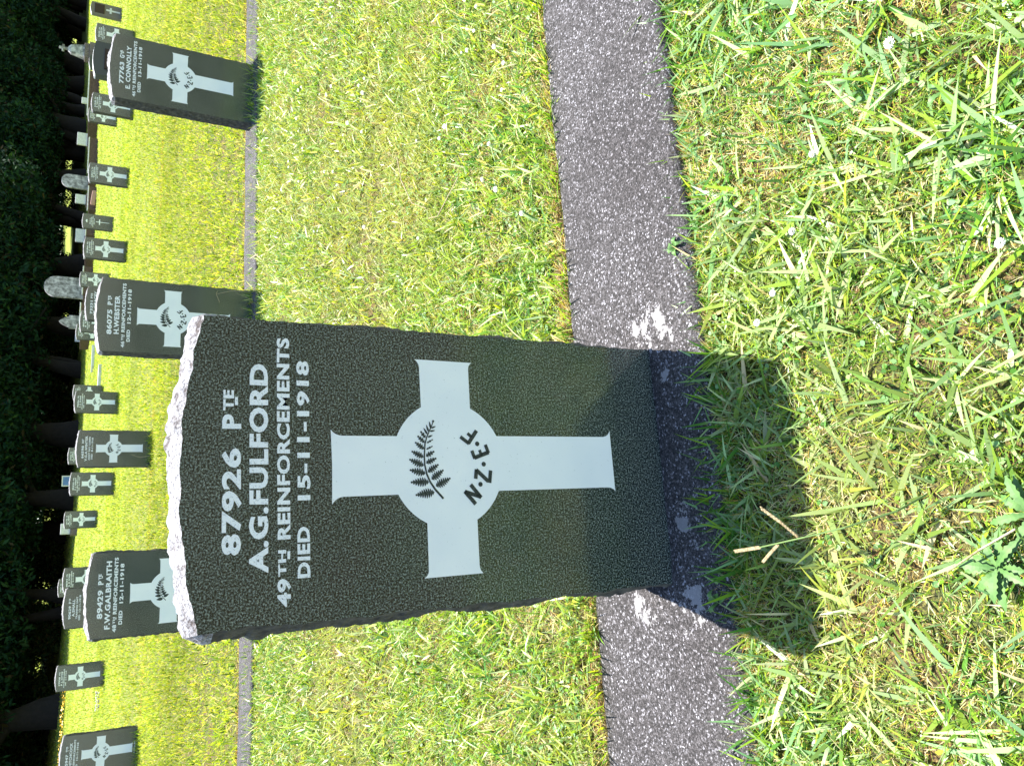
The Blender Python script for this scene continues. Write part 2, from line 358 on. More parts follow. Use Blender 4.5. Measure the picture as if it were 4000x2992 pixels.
def fern(serrated=True):
    polys = []
    L = []; Rr = []
    for i, (u, v) in enumerate(stem):
        a = stem[max(0, i-1)]; b_ = stem[min(len(stem)-1, i+1)]; d = math.hypot(b_[0]-a[0], b_[1]-a[1])
        nx_, ny_ = -(b_[1]-a[1])/d, (b_[0]-a[0])/d; wd = 0.0016*(1-0.6*i/10)
        L.append((u+nx_*wd, v+ny_*wd)); Rr.append((u-nx_*wd, v-ny_*wd))
    polys.append(L+Rr[::-1])
    polys.append([(0.0650+0.0018*math.cos(a), 0.4190+0.0018*math.sin(a)) for a in np.linspace(0, 2*PI, 9)[:-1]])
    for (b_, tp) in pinnae:
        dx, dy = tp[0]-b_[0], tp[1]-b_[1]; ln = math.hypot(dx, dy); ax = (dx/ln, dy/ln); nr = (-ax[1], ax[0])
        nl = max(2, int(ln/0.0032)); wmax = (0.15 if ln < 0.012 else 0.29)*ln
        def side(s):
            out = []
            M = nl*4
            for i in range(1, M):
                tt = i/M; env = (math.sin(PI*tt**0.75))**0.8*(1-0.35*tt)
                saw = abs(math.sin(PI*tt*nl)) if (serrated and ln > 0.011) else 1
                wd = wmax*env*(0.22+0.78*saw)+0.0002
                fwd = 0.0012*saw if ln > 0.011 else 0
                out.append((b_[0]+ax[0]*(tt*ln+fwd)+nr[0]*wd*s, b_[1]+ax[1]*(tt*ln+fwd)+nr[1]*wd*s))
            return out
        polys.append([b_]+side(1)+[tp]+side(-1)[::-1])
    return polys
me_fern = flat('fern_emblem', fern(True), -0.0013, m_emblem); me_fern2 = flat('fern_emblem', fern(False), -0.0013, m_emblem)
def bar(a, b_, wd):
    dx, dy = b_[0]-a[0], b_[1]-a[1]; l = math.hypot(dx, dy); nx_, ny_ = -dy/l*wd/2, dx/l*wd/2
    return [(a[0]+nx_, a[1]+ny_), (b_[0]+nx_, b_[1]+ny_), (b_[0]-nx_, b_[1]-ny_), (a[0]-nx_, a[1]-ny_)]
wd = 0.0060
nz = [bar((-0.0570, 0.3575), (-0.0380, 0.3742), wd), bar((-0.0385, 0.3738), (-0.0470, 0.3480), wd*0.95), bar((-0.0480, 0.3480), (-0.0285, 0.3640), wd),
      bar((-0.0200, 0.3553), (-0.0060, 0.3530), wd), bar((-0.0068, 0.3535), (-0.0242, 0.3345), wd), bar((-0.0265, 0.3325), (-0.0080, 0.3296), wd),
      bar((0.0110, 0.3553), (0.0195, 0.3308), wd), bar((0.0098, 0.3548), (0.0218, 0.3588), wd*0.9), bar((0.0143, 0.3430), (0.0228, 0.3462), wd*0.8), bar((0.0182, 0.3312), (0.0308, 0.3358), wd*0.9),
      bar((0.0325, 0.3652), (0.0515, 0.3490), wd)][:11]
nz = nz[:10]+[bar((0.0325, 0.3640), (0.0520, 0.3492), wd), bar((0.0322, 0.3628), (0.0425, 0.3765), wd*0.9), bar((0.0415, 0.3572), (0.0478, 0.3645), wd*0.8)]
for (u, v) in ((-0.0283, 0.3478), (0.0015, 0.3404), (0.0321, 0.3493)):
    nz.append([(u+0.0036*math.cos(a), v+0.0036*math.sin(a)) for a in np.linspace(0, 2*PI, 13)[:-1]])
# E in the photo leans: arms to the right of its spine, F likewise
me_nzef = flat('emblem_lettering', nz, -0.0013, m_emblem)

# text lines -> one mesh. item: (string, u0, u1, v_base, cap_height[, underline])
_dg = None
def glyph_mesh(s, bold):
    cu = bpy.data.curves.new('t', 'FONT'); cu.body = s; cu.size = 1.0; cu.offset = bold; cu.resolution_u = 3
    cu.space_character = 1.08
    o = bpy.data.objects.new('t', cu); C.objects.link(o)
    bpy.context.view_layer.update(); dg = bpy.context.evaluated_depsgraph_get()
    me = bpy.data.meshes.new_from_object(o.evaluated_get(dg))
    bpy.data.objects.remove(o); bpy.data.curves.remove(cu)
    return me
def text_mesh(items, y=-0.0008, skew=0.0):
    bm = bmesh.new()
    for it in items:
        s, u0, u1, vb, ch = it[:5]
        me = glyph_mesh(s, 0.040)
        co = np.empty(len(me.vertices)*3); me.vertices.foreach_get('co', co); co = co.reshape(-1, 3)
        x0, x1 = co[:, 0].min(), co[:, 0].max(); y0 = 0.0; y1 = co[:, 1].max()
        y0 = -0.0 if co[:, 1].min() > -0.1 else 0.0
        vs = [bm.verts.new((u0+(c[0]-x0)/(x1-x0)*(u1-u0), y, vb+(c[1]-y0)/(y1-y0)*ch)) for c in co]
        for p in me.polygons:
            try:
                f = bm.faces.new([vs[i] for i in p.vertices]); f.normal_update()
                if f.normal.y > 0: f.normal_flip()
            except ValueError: pass
        bpy.data.meshes.remove(me)
        if len(it) > 5:
            a, b_ = it[5]
            q = [bm.verts.new((a, y, vb-0.0058)), bm.verts.new((b_, y, vb-0.0058)), bm.verts.new((b_, y, vb-0.0022)), bm.verts.new((a, y, vb-0.0022))]
            f = bm.faces.new(q); f.normal_update()
            if f.normal.y > 0: f.normal_flip()
    for v in bm.verts:
        q = v.co*140; v.co.x += mnoise.noise(q)*0.0005; v.co.z += mnoise.noise(q+Vector((9, 3, 1)))*0.0005
    me = bm_mesh('inscription', bm); me.materials.append(m_text)
    return me
def std_text(num, rank, name, unit, date, nw=0.27, th=None):
    it = [(num, -0.109, 0.035-0.02*(len(rank) > 3), 0.6885, 0.022), (rank[0], 0.0513, 0.069, 0.6885, 0.0225)]
    if len(rank) > 1: it.append((rank[1:], 0.072, 0.1015, 0.697, 0.0125, (0.080, 0.0915)))
    it.append((name, -nw/2, nw/2, 0.6548, 0.0225))
    if th:
        it += [(th[0], -0.1765, -0.145 if len(th[0]) > 1 else -0.16, 0.6265, 0.0155), (th[1], -0.1425 if len(th[0]) > 1 else -0.157, -0.119, 0.6325, 0.009, (-0.134, -0.124)), (unit, -0.108, 0.1755, 0.6262, 0.0155)]
    else: it.append((unit, -0.15, 0.15, 0.6262, 0.0155))
    it += [(date[0], -0.143, -0.082, 0.6015, 0.0155), (date[1], -0.062, 0.145, 0.6005, 0.0155)]
    return it

def headstone(name, X, Y, v0, label, text=None, slab=None, emblem=1, rotz=0.0, lean=0.0, roll=0.0, group=None, cross=True, ferns=None):
    """v0: height of the local zero (0.736 below the shoulder)"""
    root = bpy.data.objects.new(name, None); C.objects.link(root); root.empty_display_size = 0.1
    root.location = (X, Y, v0); root.rotation_euler = (lean, roll, rotz)
    tag(root, label, 'headstone', group)
    link('slab', slab or slabs[random.randrange(5)], None, root)
    if cross:
        link('cross', me_cross, None, root)
        if emblem:
            link('fern_emblem', ferns or me_fern2, None, root); link('emblem_lettering', me_nzef, None, root)
    if text: link('inscription', text_mesh(text), None, root)
    return root
R1, R2 = 'REINFORCEMENTS', 'DIED'
full = [('87926', -0.109, 0.0250, 0.6885, 0.0222), ('P', 0.0500, 0.0690, 0.6885, 0.0222), ('TE', 0.0735, 0.1010, 0.6975, 0.0122, (0.081, 0.092)),
        ('A.G.FULFORD', -0.1335, 0.1375, 0.6548, 0.0225),
        ('49', -0.1765, -0.1420, 0.6268, 0.0158), ('TH', -0.1390, -0.1060, 0.6320, 0.0095, (-0.118, -0.108)), ('REINFORCEMENTS', -0.0930, 0.1755, 0.6265, 0.0158),
        ('DIED', -0.1430, -0.0780, 0.6015, 0.0155), ('15-11-1918', -0.0440, 0.1450, 0.6002, 0.0160)]
GRP = 'black granite military headstones with white crosses'
headstone('headstone', 0.1262, 1.0243, 0.0, 'large black granite headstone nearest the camera, numbered 87926, on speckled concrete', full, slab_hi, ferns=me_fern, group=GRP)
def th(num, nm, unitnum, date, nw): return [(num, -0.109, 0.0250, 0.6885, 0.0222), ('P', 0.0500, 0.0690, 0.6885, 0.0222), ('TE', 0.0735, 0.1010, 0.6975, 0.0122, (0.081, 0.092)),
        (nm, -nw, nw, 0.6548, 0.0225), (unitnum, -0.1765, -0.1420, 0.6268, 0.0158), ('TH', -0.1390, -0.1060, 0.6320, 0.0095, (-0.118, -0.108)), (R1, -0.0930, 0.1755, 0.6265, 0.0158),
        ('DIED', -0.1430, -0.0780, 0.6015, 0.0155), (date, -0.0440, 0.1450, 0.6002, 0.0160)]
headstone('headstone', -0.078, 4.33, 0.074, 'black headstone numbered 89429, partly hidden behind the left shoulder of the nearest headstone', th('89429', 'F.W.GALBRAITH', '48', '12-11-1918', 0.16), slabs[0], rotz=0.02, group=GRP)
headstone('headstone', 1.34, 4.326, 0.087, 'black headstone numbered 86075 standing just behind the right shoulder of the nearest headstone', th('86075', 'H.WEBSTER', '46', '12-11-1918', 0.105), slabs[1], group=GRP)
conn = th('77763', 'E. CONNOLLY', '46', '13-11-1918', 0.135); conn[1] = ('G', 0.050, 0.070, 0.6885, 0.0222); conn[2] = ('NR', 0.0735, 0.101, 0.6975, 0.0122, (0.081, 0.092))
headstone('headstone', 2.80, 4.332, 0.080, 'black headstone numbered 77763 standing alone at the right end of the second row', conn, slabs[2], rotz=0.0, group=GRP)
# third row
headstone('headstone', 1.41, 9.592, 0.20, 'black headstone numbered 66598, fully visible in the third row', [('66598', -0.109, 0.03, 0.6885, 0.022), ('SGT', 0.055, 0.105, 0.690, 0.019), ('V.G.A.WINTER', -0.14, 0.14, 0.6548, 0.0225), ('ARMY PAY CORPS', -0.13, 0.13, 0.6265, 0.0158), ('DIED', -0.12, -0.06, 0.6015, 0.0155), ('8-11-1918', -0.035, 0.12, 0.6002, 0.016)], slabs[3], group=GRP)
headstone('headstone', -0.28, 9.6, 0.245, 'black headstone numbered 90629 whose upper part shows just above the stone numbered 89429', [('90629', -0.109, 0.0250, 0.6885, 0.0222), ('P', 0.0500, 0.0690, 0.6885, 0.0222), ('TE', 0.0735, 0.1010, 0.6975, 0.0122, (0.081, 0.092)), ('A.SMALL', -0.085, 0.09, 0.6548, 0.0225), ('TRAINING UNIT', -0.11, 0.115, 0.6265, 0.0158), ('DIED', -0.125, -0.07, 0.6015, 0.0155), ('12-11-1918', -0.0440, 0.13, 0.6002, 0.0160)], slabs[4], group=GRP)
headstone('headstone', -1.75, 9.6, 0.205, 'black headstone inscribed aged 26 below its cross, cut off by the view', [('75947', -0.109, 0.0250, 0.6885, 0.0222), ('T', 0.0500, 0.0690, 0.6885, 0.0222), ('PR', 0.0735, 0.1010, 0.6975, 0.0122, (0.081, 0.092)), ('E.C.HITCHCOCK', -0.16, 0.13, 0.6548, 0.0225), ('29', -0.1765, -0.1420, 0.6268, 0.0158), ('TH', -0.1390, -0.1160, 0.6320, 0.0095), (R1, -0.1030, 0.155, 0.6265, 0.0158), ('DIED', -0.1330, -0.0780, 0.6015, 0.0155), ('12-11-1918', -0.0440, 0.125, 0.6002, 0.0160)], slabs[0], rotz=0.0, lean=-0.01, roll=0.02, group=GRP)
link('age_line', text_mesh([('AGED 26', -0.06, 0.06, 0.078, 0.012)]), None, [o for o in C.objects if o.get('label', '').startswith('black headstone inscribed aged')][0])
t10 = [('73331', -0.13, 0.03, 0.686, 0.024), ('PTE', 0.06, 0.12, 0.688, 0.02), ('J.T. GRACEY', -0.15, 0.15, 0.650, 0.024)]
headstone('headstone', 3.12, 9.7, 0.185, 'greenish black headstone peeping over the top of the stone numbered 86075', t10, slabs[1], cross=False, group=GRP)
def plain(num, nm, unit, date): return [(num, -0.11, 0.03, 0.6885, 0.022), ('PTE', 0.055, 0.105, 0.690, 0.019), (nm, -0.11, 0.11, 0.6548, 0.0225), (unit, -0.15, 0.15, 0.6262, 0.0158), ('DIED', -0.12, -0.06, 0.6015, 0.0155), (date, -0.035, 0.12, 0.6002, 0.016)]
U = '%sTH REINFORCEMENTS'
row = [
 (10.47, 15.21, 1.029, 'black headstone behind the top right corner of the stone numbered 77763', plain('50102', 'J. MARTIN', U % 24, '4-7-1917'), 1),
 (8.834, 15.02, 1.035, 'black headstone touching the left side of 77763, in front of a smaller looking one', plain('61540', 'R. TAYLOR', U % 35, '9-11-1918'), 1),
 (7.69, 15.65, 1.032, 'black headstone in front of the smaller round topped white tablet', plain('28071', 'W. BROWN', U % 31, '7-11-1918'), 1),
 (6.017, 15.36, 1.044, 'black headstone between the sword marked stone and the stone numbered 86075', plain('81844', 'J. C. LEWIS', U % 43, '8-11-1918'), 1),
 (3.183, 15.79, 1.069, 'black headstone left of two white ground slabs, another close behind its right side', plain('70096', 'P. E. EVANS', U % 39, '10-11-1918'), 1),
 (1.678, 15.76, 1.077, 'black headstone left of number 66598, with the blue board behind it', plain('55333', 'P. J. HARDY', 'NZ RIFLE BRIGADE', '12-11-1918'), 1),
 (-1.579, 15.62, 1.131, 'lone black headstone in the left of the lawn with white flowers beside it', plain('17938', 'P. J. JOYCE', U % 41, '2-7-1919'), 1),
 (4.63, 15.5, 1.044, 'black headstone overlapped by the greenish black stone, below the pointed white tablet', plain('80222', 'E. HALL', U % 46, '9-11-1918'), 1),
 (0.02, 15.6, 1.097, 'black headstone numbered 88394 behind the right side of number 90629', plain('88394', 'A. E. FORD', U % 47, '8-11-1918'), 1),
 (7.587, 21.59, 1.181, 'black headstone behind the right corner of 86075, beside the tall rounded tablet', plain('30441', 'T. WARD', U % 20, '6-3-1918'), 1),
 (4.734, 22.3, 1.205, 'black headstone mostly hidden behind the stone nearest the two white ground slabs', plain('41120', 'A. KING', U % 28, '3-5-1918'), 1),
 (1.436, 21.49, 1.24, 'small looking black headstone left of the blue board, a pale stone behind it', plain('10178', 'M. REID', U % 17, '5-2-1918'), 1),
 (12.13, 21.3, 1.18, 'smaller looking black headstone second to the left of number 77763, overlapped by its neighbour', plain('22310', 'G. SCOTT', U % 22, '1-4-1918'), 1),
 (6.14, 21.5, 1.199, 'black headstone at the left edge of the cluster above number 86075', plain('36415', 'D. ROSS', U % 30, '8-6-1918'), 1),
 (2.98, 21.5, 1.228, 'grey black headstone whose top shows above the stone numbered 66598', plain('12206', 'L. HILL', U % 19, '9-9-1918'), 1),
 (-0.14, 21.5, 1.288, 'farthest black headstone of the left cluster, its curved top showing behind number 88394', plain('14887', 'S. COX', U % 12, '7-8-1918'), 1),
]
for (x, y, top, lab, tx, e) in row:
    headstone('headstone', x, y, top-0.736, lab, tx, emblem=e, rotz=random.uniform(-0.03, 0.03), lean=random.uniform(-0.012, 0.012), roll=random.uniform(-0.008, 0.008), group=GRP)
# stone with plain cross and badge above
root = headstone('headstone', 9.065, 21.276, 1.185-0.736, 'black headstone with a small badge at the top and a thin sword shaped cross', [('58120', -0.08, 0.02, 0.575, 0.02), ('PTE', 0.04, 0.085, 0.576, 0.018), ('C. R. HUNTER', -0.12, 0.12, 0.54, 0.022), ('NZ MEDICAL CORPS', -0.15, 0.15, 0.512, 0.017), ('DIED 1918', -0.08, 0.08, 0.482, 0.017)], slabs[4], cross=False, group=GRP)
for ch in root.children:
    if ch.name.startswith('slab'): pass
link('sword_cross', flat('sword_cross', [[(-0.009, 0.45), (0.009, 0.45), (0.009, 0.38), (0.075, 0.38), (0.075, 0.355), (0.009, 0.355), (0.005, 0.14), (-0.005, 0.14), (-0.009, 0.355), (-0.075, 0.355), (-0.075, 0.38), (-0.009, 0.38)]], -0.0009, m_paint), None, root)
link('badge', flat('badge', [[(-0.045, 0.655), (-0.02, 0.64), (0.0, 0.65), (0.02, 0.64), (0.045, 0.655), (0.03, 0.68), (0.008, 0.675), (0.0, 0.70), (-0.008, 0.675), (-0.03, 0.68)]], -0.0009, m_paint), None, root)
# tan stone with bronze plaque and raised cross at the far right
slab_tan = slab_mesh(31, W=0.36, vs=0.70, va=0.73, T=0.11, rough=0.35)
for m in (m_tan, m_pale, m_tan): slab_tan.materials.append(m)
root = bpy.data.objects.new('headstone', None); C.objects.link(root); root.location = (14.82, 20.507, 0.538)
tag(root, 'greyish tan headstone with a dark square plaque above a white cross', 'headstone')
link('slab', slab_tan, None, root)
bm = bmesh.new(); box(bm, -0.13, 0.13, -0.018, 0.0, 0.40, 0.63, 0.004); link('plaque', bm_mesh('plaque', bm), m_bronze, root)
bm = bmesh.new(); box(bm, -0.022, 0.022, -0.014, 0.0, 0.03, 0.36); box(bm, -0.085, -0.0225, -0.0135, 0.0, 0.23, 0.28); box(bm, 0.0225, 0.085, -0.0135, 0.0, 0.23, 0.28)
link('cross', bm_mesh('cross', bm), m_pale, root)
# broad grey stone with plaque behind 77763
slab_g = slab_mesh(33, W=0.45, vs=0.76, va=0.785, T=0.12, rough=0.3)
for m in (m_grey, m_pale, m_grey): slab_g.materials.append(m)
root = bpy.data.objects.new('headstone', None); C.objects.link(root); root.location = (6.25, 9.6, 0.213)
tag(root, 'broad grey headstone with a dark bronze plaque, directly behind the stone numbered 77763', 'headstone')
link('slab', slab_g, None, root)
bm = bmesh.new(); box(bm, -0.14, 0.14, -0.015, 0.0, 0.38, 0.66, 0.004); link('plaque', bm_mesh('plaque', bm), m_bronze, root)
slab_g2 = slab_mesh(34, W=0.42, vs=0.70, va=0.73, T=0.10, rough=0.3)
for m in (m_grey, m_pale, m_grey): slab_g2.materials.append(m)
o = link('headstone', slab_g2, None, None, (13.9, 21.6, gz(13.9, 21.6)-0.03)); tag(o, 'grey headstone whose pale curved top peeps over the broad grey plaque stone', 'headstone')

# ------------------------------------------------------------------ older graves at the far edge of the lawn
def tablet(X, Y, z0, W, H, T, kind):
    bm = bmesh.new(); h = W/2; P = [(-h, 0)]
    if kind == 'round':
        for i in range(17):
            a = PI-PI*i/16; P.append((h*math.cos(a), H-h+h*math.sin(a)))
    elif kind == 'gothic':
        P += [(-h, H-h*1.25), (-h*0.78, H-h*1.25), (-h*0.74, H-h*1.1)]
        for i in range(7): s = i/6; P.append((-h*0.74*(1-s)**0.8, H-h*1.1+h*1.1*s**0.75))
        for i in range(5, -1, -1): s = i/6; P.append((h*0.74*(1-s)**0.8, H-h*1.1+h*1.1*s**0.75))
        P += [(h*0.78, H-h*1.25), (h, H-h*1.25)]
    P.append((h, 0))
    front = [bm.verts.new((u, 0, v)) for u, v in P]; back = [bm.verts.new((u, T, v)) for u, v in P]
    bm.faces.new(front[::-1]); bm.faces.new(back)
    for i in range(len(P)): bm.faces.new((front[i], front[(i+1) % len(P)], back[(i+1) % len(P)], back[i]))
    bmesh.ops.recalc_face_normals(bm, faces=bm.faces[:])
    bmesh.ops.bevel(bm, geom=[e for e in bm.edges if abs(e.verts[0].co.y-e.verts[1].co.y) < 1e-6], offset=T*0.12, segments=2, affect='EDGES')
    root = bpy.data.objects.new('tombstone_tablet', None); C.objects.link(root); root.location = (X, Y, z0)
    link('tablet', bm_mesh('tablet', bm), m_marble, root)
    bm = bmesh.new(); box(bm, -h*1.35, h*1.35, -T*0.8, T*1.8, -0.35, 0.0, 0.02); link('plinth', bm_mesh('plinth', bm), m_conc, root)
    return root
tag(tablet(19.98, 42, 1.33, 0.74, 1.24, 0.14, 'round'), 'smaller round topped white tablet standing behind the brown grave kerbs on the right', 'tombstone')
tag(tablet(14.24, 42, 1.28, 1.08, 1.76, 0.16, 'round'), 'tallest round topped white tablet with dark streaks, above the stone numbered 86075', 'tombstone')
tag(tablet(12.47, 42, 1.2, 0.68, 1.12, 0.12, 'gothic'), 'narrow pointed white tablet with stepped shoulders', 'tombstone')
# cross monument
root = bpy.data.objects.new('cross_monument', None); C.objects.link(root); root.location = (29.44, 45, gz(29.44, 45))
tag(root, 'grey stone pillar monument topped by a small cross, beyond the stone numbered 77763', 'monument')
bm = bmesh.new(); box(bm, -0.55, 0.55, -0.35, 0.35, -0.2, 0.3, 0.03); box(bm, -0.46, 0.46, -0.28, 0.28, 0.3, 0.55, 0.03); link('base', bm_mesh('base', bm), m_conc, root)
bm = bmesh.new()
r0 = [bm.verts.new(p) for p in ((-0.36, -0.2, 0.55), (0.36, -0.2, 0.55), (0.36, 0.2, 0.55), (-0.36, 0.2, 0.55))]; r1_ = [bm.verts.new(p) for p in ((-0.24, -0.14, 1.2), (0.24, -0.14, 1.2), (0.24, 0.14, 1.2), (-0.24, 0.14, 1.2))]; r2_ = [bm.verts.new(p) for p in ((-0.1, -0.08, 1.36), (0.1, -0.08, 1.36), (0.1, 0.08, 1.36), (-0.1, 0.08, 1.36))]
for a_, b_ in ((r0, r1_), (r1_, r2_)):
    for i in range(4): bm.faces.new((a_[i], a_[(i+1) % 4], b_[(i+1) % 4], b_[i]))
bm.faces.new(r2_); link('pillar', bm_mesh('pillar', bm), m_marble, root)
bm = bmesh.new(); box(bm, -0.06, 0.06, -0.06, 0.06, 1.36, 1.8, 0.01); box(bm, -0.2, -0.062, -0.055, 0.055, 1.54, 1.66, 0.01); box(bm, 0.062, 0.2, -0.055, 0.055, 1.54, 1.66, 0.01)
link('cross', bm_mesh('cross', bm), m_marble, root)
# grave kerbs (low walls round old plots)
def grave(X, Y, W, D, H, label, wall=m_brown, n=0.0, cap=m_pale):
    root = bpy.data.objects.new('grave_kerb', None); C.objects.link(root); z = gz(X, Y)
    root.location = (X, Y, z)
    tag(root, label, 'grave kerb')
    bm = bmesh.new(); t_ = 0.14
    box(bm, -W/2, W/2, 0, t_, -0.2, H, 0.01); box(bm, -W/2, W/2, D-t_, D, -0.2, H, 0.01)
    box(bm, -W/2, -W/2+t_, t_+0.003, D-t_-0.003, -0.2, H-0.004, 0.01); box(bm, W/2-t_, W/2, t_+0.003, D-t_-0.003, -0.2, H-0.004, 0.01)
    link('wall', bm_mesh('wall', bm), wall, root)
    bm = bmesh.new(); box(bm, -W/2-0.02, W/2+0.02, -0.02, t_+0.02, H+0.002, H+0.05, 0.012); box(bm, -W/2+t_, W/2-t_, t_+0.02, D-t_, H-0.05, H-0.02)
    link('sunlit_top', bm_mesh('sunlit_top', bm), cap, root)  # pale material paints sunlight onto the kerb tops
    return root
grave(22.8, 38, 2.3, 2.4, 0.42, 'long brown grave kerb with a painted sunlit top, left of the pillar monument')
grave(19.55, 38, 1.75, 2.3, 0.34, 'brown grave kerb with a painted sunlit top that tapers to the right, right of the small round tablet')
grave(17.35, 38, 1.15, 2.3, 0.30, 'brown grave kerb with a clay coloured patch at its front left')
grave(15.95, 38, 0.9, 2.2, 0.34, 'short dark grave kerb with a pinkish white top, painted sunlit, beside the sword marked headstone')
grave(14.75, 38, 0.75, 2.2, 0.36, 'short brown grave kerb between the sword marked headstone and the next stone')
grave(13.3, 38, 1.3, 2.2, 0.36, 'brown grave kerb just right of the tall round topped tablet')
grave(11.4, 38, 1.6, 2.2, 0.40, 'dark grave kerb below the pointed white tablet')
bm = bmesh.new(); box(bm, -0.35, 0.35, -0.05, 0.12, 0, 0.2, 0.05); o = link('clay_mound', bm_mesh('clay_mound', bm), m_pink, None, (17.2, 37.6, gz(17.2, 37.6)), (0, 0.1, 0)); tag(o, 'pinkish clay lump leaning on a brown grave kerb', 'clay lump')
# pale stones in the shade under the trees
def shade_stone(X, Y, W, H, label, mm=m_pale, mb=m_conc, name='small_tombstone'):
    root = bpy.data.objects.new(name, None); C.objects.link(root); root.location = (X, Y, gz(X, Y)); root.rotation_euler = (0, 0, 0.1)
    tag(root, label, 'tombstone')
    bm = bmesh.new(); box(bm, -W/2, W/2, 0, 0.12, 0.25, H, 0.03); link('tablet', bm_mesh('tablet', bm), mm, root)
    bm = bmesh.new(); box(bm, -W*0.6, W*0.6, -0.1, 0.3, -0.1, 0.249, 0.02); link('plinth', bm_mesh('plinth', bm), mb, root)
shade_stone(25.9, 48.5, 0.85, 0.8, 'pale blue white tombstone in tree shade, right of the long tapering kerb')
shade_stone(22.0, 48.5, 0.6, 0.8, 'bluish tombstone in tree shade just left of the small round tablet')
shade_stone(19.7, 48.5, 0.85, 0.72, 'pale tombstone in tree shade behind the sword marked headstone')
shade_stone(27.9, 47.5, 0.4, 0.62, 'small bluish tombstone in the shade above the two stones left of number 77763')
shade_stone(2.2, 38.5, 0.46, 0.62, 'pale bluish tombstone in the shade just left of the small looking black headstone')
shade_stone(13.2, 47.5, 0.45, 0.5, 'dim tombstone in the shade between the tall round tablet and the pointed tablet')
# framed blue board
root = bpy.data.objects.new('framed_board', None); C.objects.link(root); root.location = (4.35, 39.5, gz(4.35, 39.5)); tag(root, 'blue board in a white frame standing in the shade behind a black headstone', 'framed board')
bm = bmesh.new(); box(bm, -0.19, 0.19, 0.01, 0.03, 0.2, 0.66); link('panel', bm_mesh('panel', bm), m_blue, root)
bm = bmesh.new(); box(bm, -0.235, -0.19, 0, 0.05, -0.1, 0.66); box(bm, 0.19, 0.235, 0, 0.05, -0.1, 0.66); box(bm, -0.235, 0.235, 0, 0.05, 0.661, 0.705); link('frame', bm_mesh('frame', bm), m_pale, root)
# white slabs lying in the grass
def ground_slab(X, Y, W, D, label, H=0.05, rz=0.0):
    bm = bmesh.new(); box(bm, -W/2, W/2, -D/2, D/2, -0.05, H, 0.015)
    o = link('ground_slab', bm_mesh('ground_slab', bm), m_pale, None, (X, Y, gz(X, Y)), (0, 0, rz)); tag(o, label, 'ground slab')
ground_slab(7.9, 31.2, 0.8, 1.0, 'farther of two white slabs lying flat in the sunlit grass', 0.07)
ground_slab(5.65, 24.4, 0.62, 0.6, 'nearer of two white slabs lying flat in the grass by the paired headstones', 0.06)

# ------------------------------------------------------------------ grass
HALF = math.radians(27+7)
def in_view(x, y, side):
    l = x*CY-y*SY; d = x*SY+y*CY
    return (np.abs(l) < np.maximum(d, 0)*math.tan(HALF)+side)
BEAMS = ((0.897, 1.268), (4.20, 4.555))
def allowed(x, y, pad=0.0):
    ok = np.ones(len(x), bool)
    for a, b_ in BEAMS: ok &= ~((y > a+pad) & (y < b_-pad))
    return ok
def scatter(n, y0, y1, side=0.35, x0=None, x1=None):
    d0 = y0/CY; 
    xm = y1*math.tan(HALF+YAW)+side+0.5; xn = -(y1*math.tan(HALF-YAW)+side+0.5)
    X = rng.uniform(xn, xm, n); Y_ = rng.uniform(y0, y1, n)
    k = in_view(X, Y_, side) & allowed(X, Y_)
    return X[k], Y_[k]
def fbm(x, y, s, seed=0):
    r = np.random.default_rng(seed); v = np.zeros(len(x))
    for i in range(5):
        a = r.uniform(0, 2*PI); f = s*(0.7+r.uniform(0, 1.6)); v += np.sin((x*math.cos(a)+y*math.sin(a))*f+r.uniform(0, 6)+1.7*np.sin((x*math.sin(a)-y*math.cos(a))*f*0.7+r.uniform(0, 6)))
    return v/5
def blades(x, y, L, W, lean, az, seg, col, z=None, curl=1.0, fold=0.0):
    """lean: 0 upright .. 1 lying; returns V, loops, starts, col"""
    n = len(x); z = ground_z(x, y)-0.016 if z is None else z
    t = np.linspace(0, 1, seg+1)
    th0 = lean*1.0; th1 = np.clip(lean+curl*rng.uniform(0.1, 0.9, n), 0, 2.2)
    dx, dy = np.cos(az), np.sin(az)
    P = np.zeros((n, seg+1, 3)); P[:, 0] = np.stack([x, y, z], -1)
    for i in range(1, seg+1):
        th_ = th0+(th1-th0)*(t[i]-0.5/seg)
        th_ = th_*PI/2*0.95
        st = (L/seg)[:, None]*np.stack([np.sin(th_)*dx, np.sin(th_)*dy, np.cos(th_)], -1)
        P[:, i] = P[:, i-1]+st
        P[:, i, 2] = np.maximum(P[:, i, 2], z+0.002+0.3*W)
    tw = rng.uniform(-0.7, 0.7, n)
    wx = -dy*np.cos(tw); wy = dx*np.cos(tw); wz = np.sin(tw)
    Wv = np.stack([wx, wy, wz], -1)
    prof = (1-t**2.2)*0.85+0.15*(1-t); prof[0] = 0.7
    vs = []
    for i in range(seg):
        o = Wv*(W*prof[i]/2)[:, None]; vs += [P[:, i]-o, P[:, i]+o]
    vs.append(P[:, seg]); V = np.stack(vs, 1); m = 2*seg+1
    base = np.arange(n)[:, None]*m; ls = []; st = []
    quads = [[2*i, 2*i+1, 2*i+3, 2*i+2] for i in range(seg-1)]; pat = sum(quads, [])+[2*seg-2, 2*seg-1, 2*seg]
    loops = (base+np.array(pat)[None, :]).ravel()
    per = 4*(seg-1)+3; so_ = np.array([4*i for i in range(seg-1)]+[4*(seg-1)])
    starts = (np.arange(n)[:, None]*per+so_[None, :]).ravel()
    c = np.repeat(col[:, None, :], m, 1)
    return V.reshape(-1, 3), loops, starts, c.reshape(-1, 3)
def merge(parts):
    V, L, S, Cc = [], [], [], []; vo = lo = 0
    for v, l, s, c in parts:
        V.append(v); L.append(l+vo); S.append(s+lo); Cc.append(c); vo += len(v); lo += len(l)
    return np.concatenate(V), np.concatenate(L), np.concatenate(S), np.concatenate(Cc)
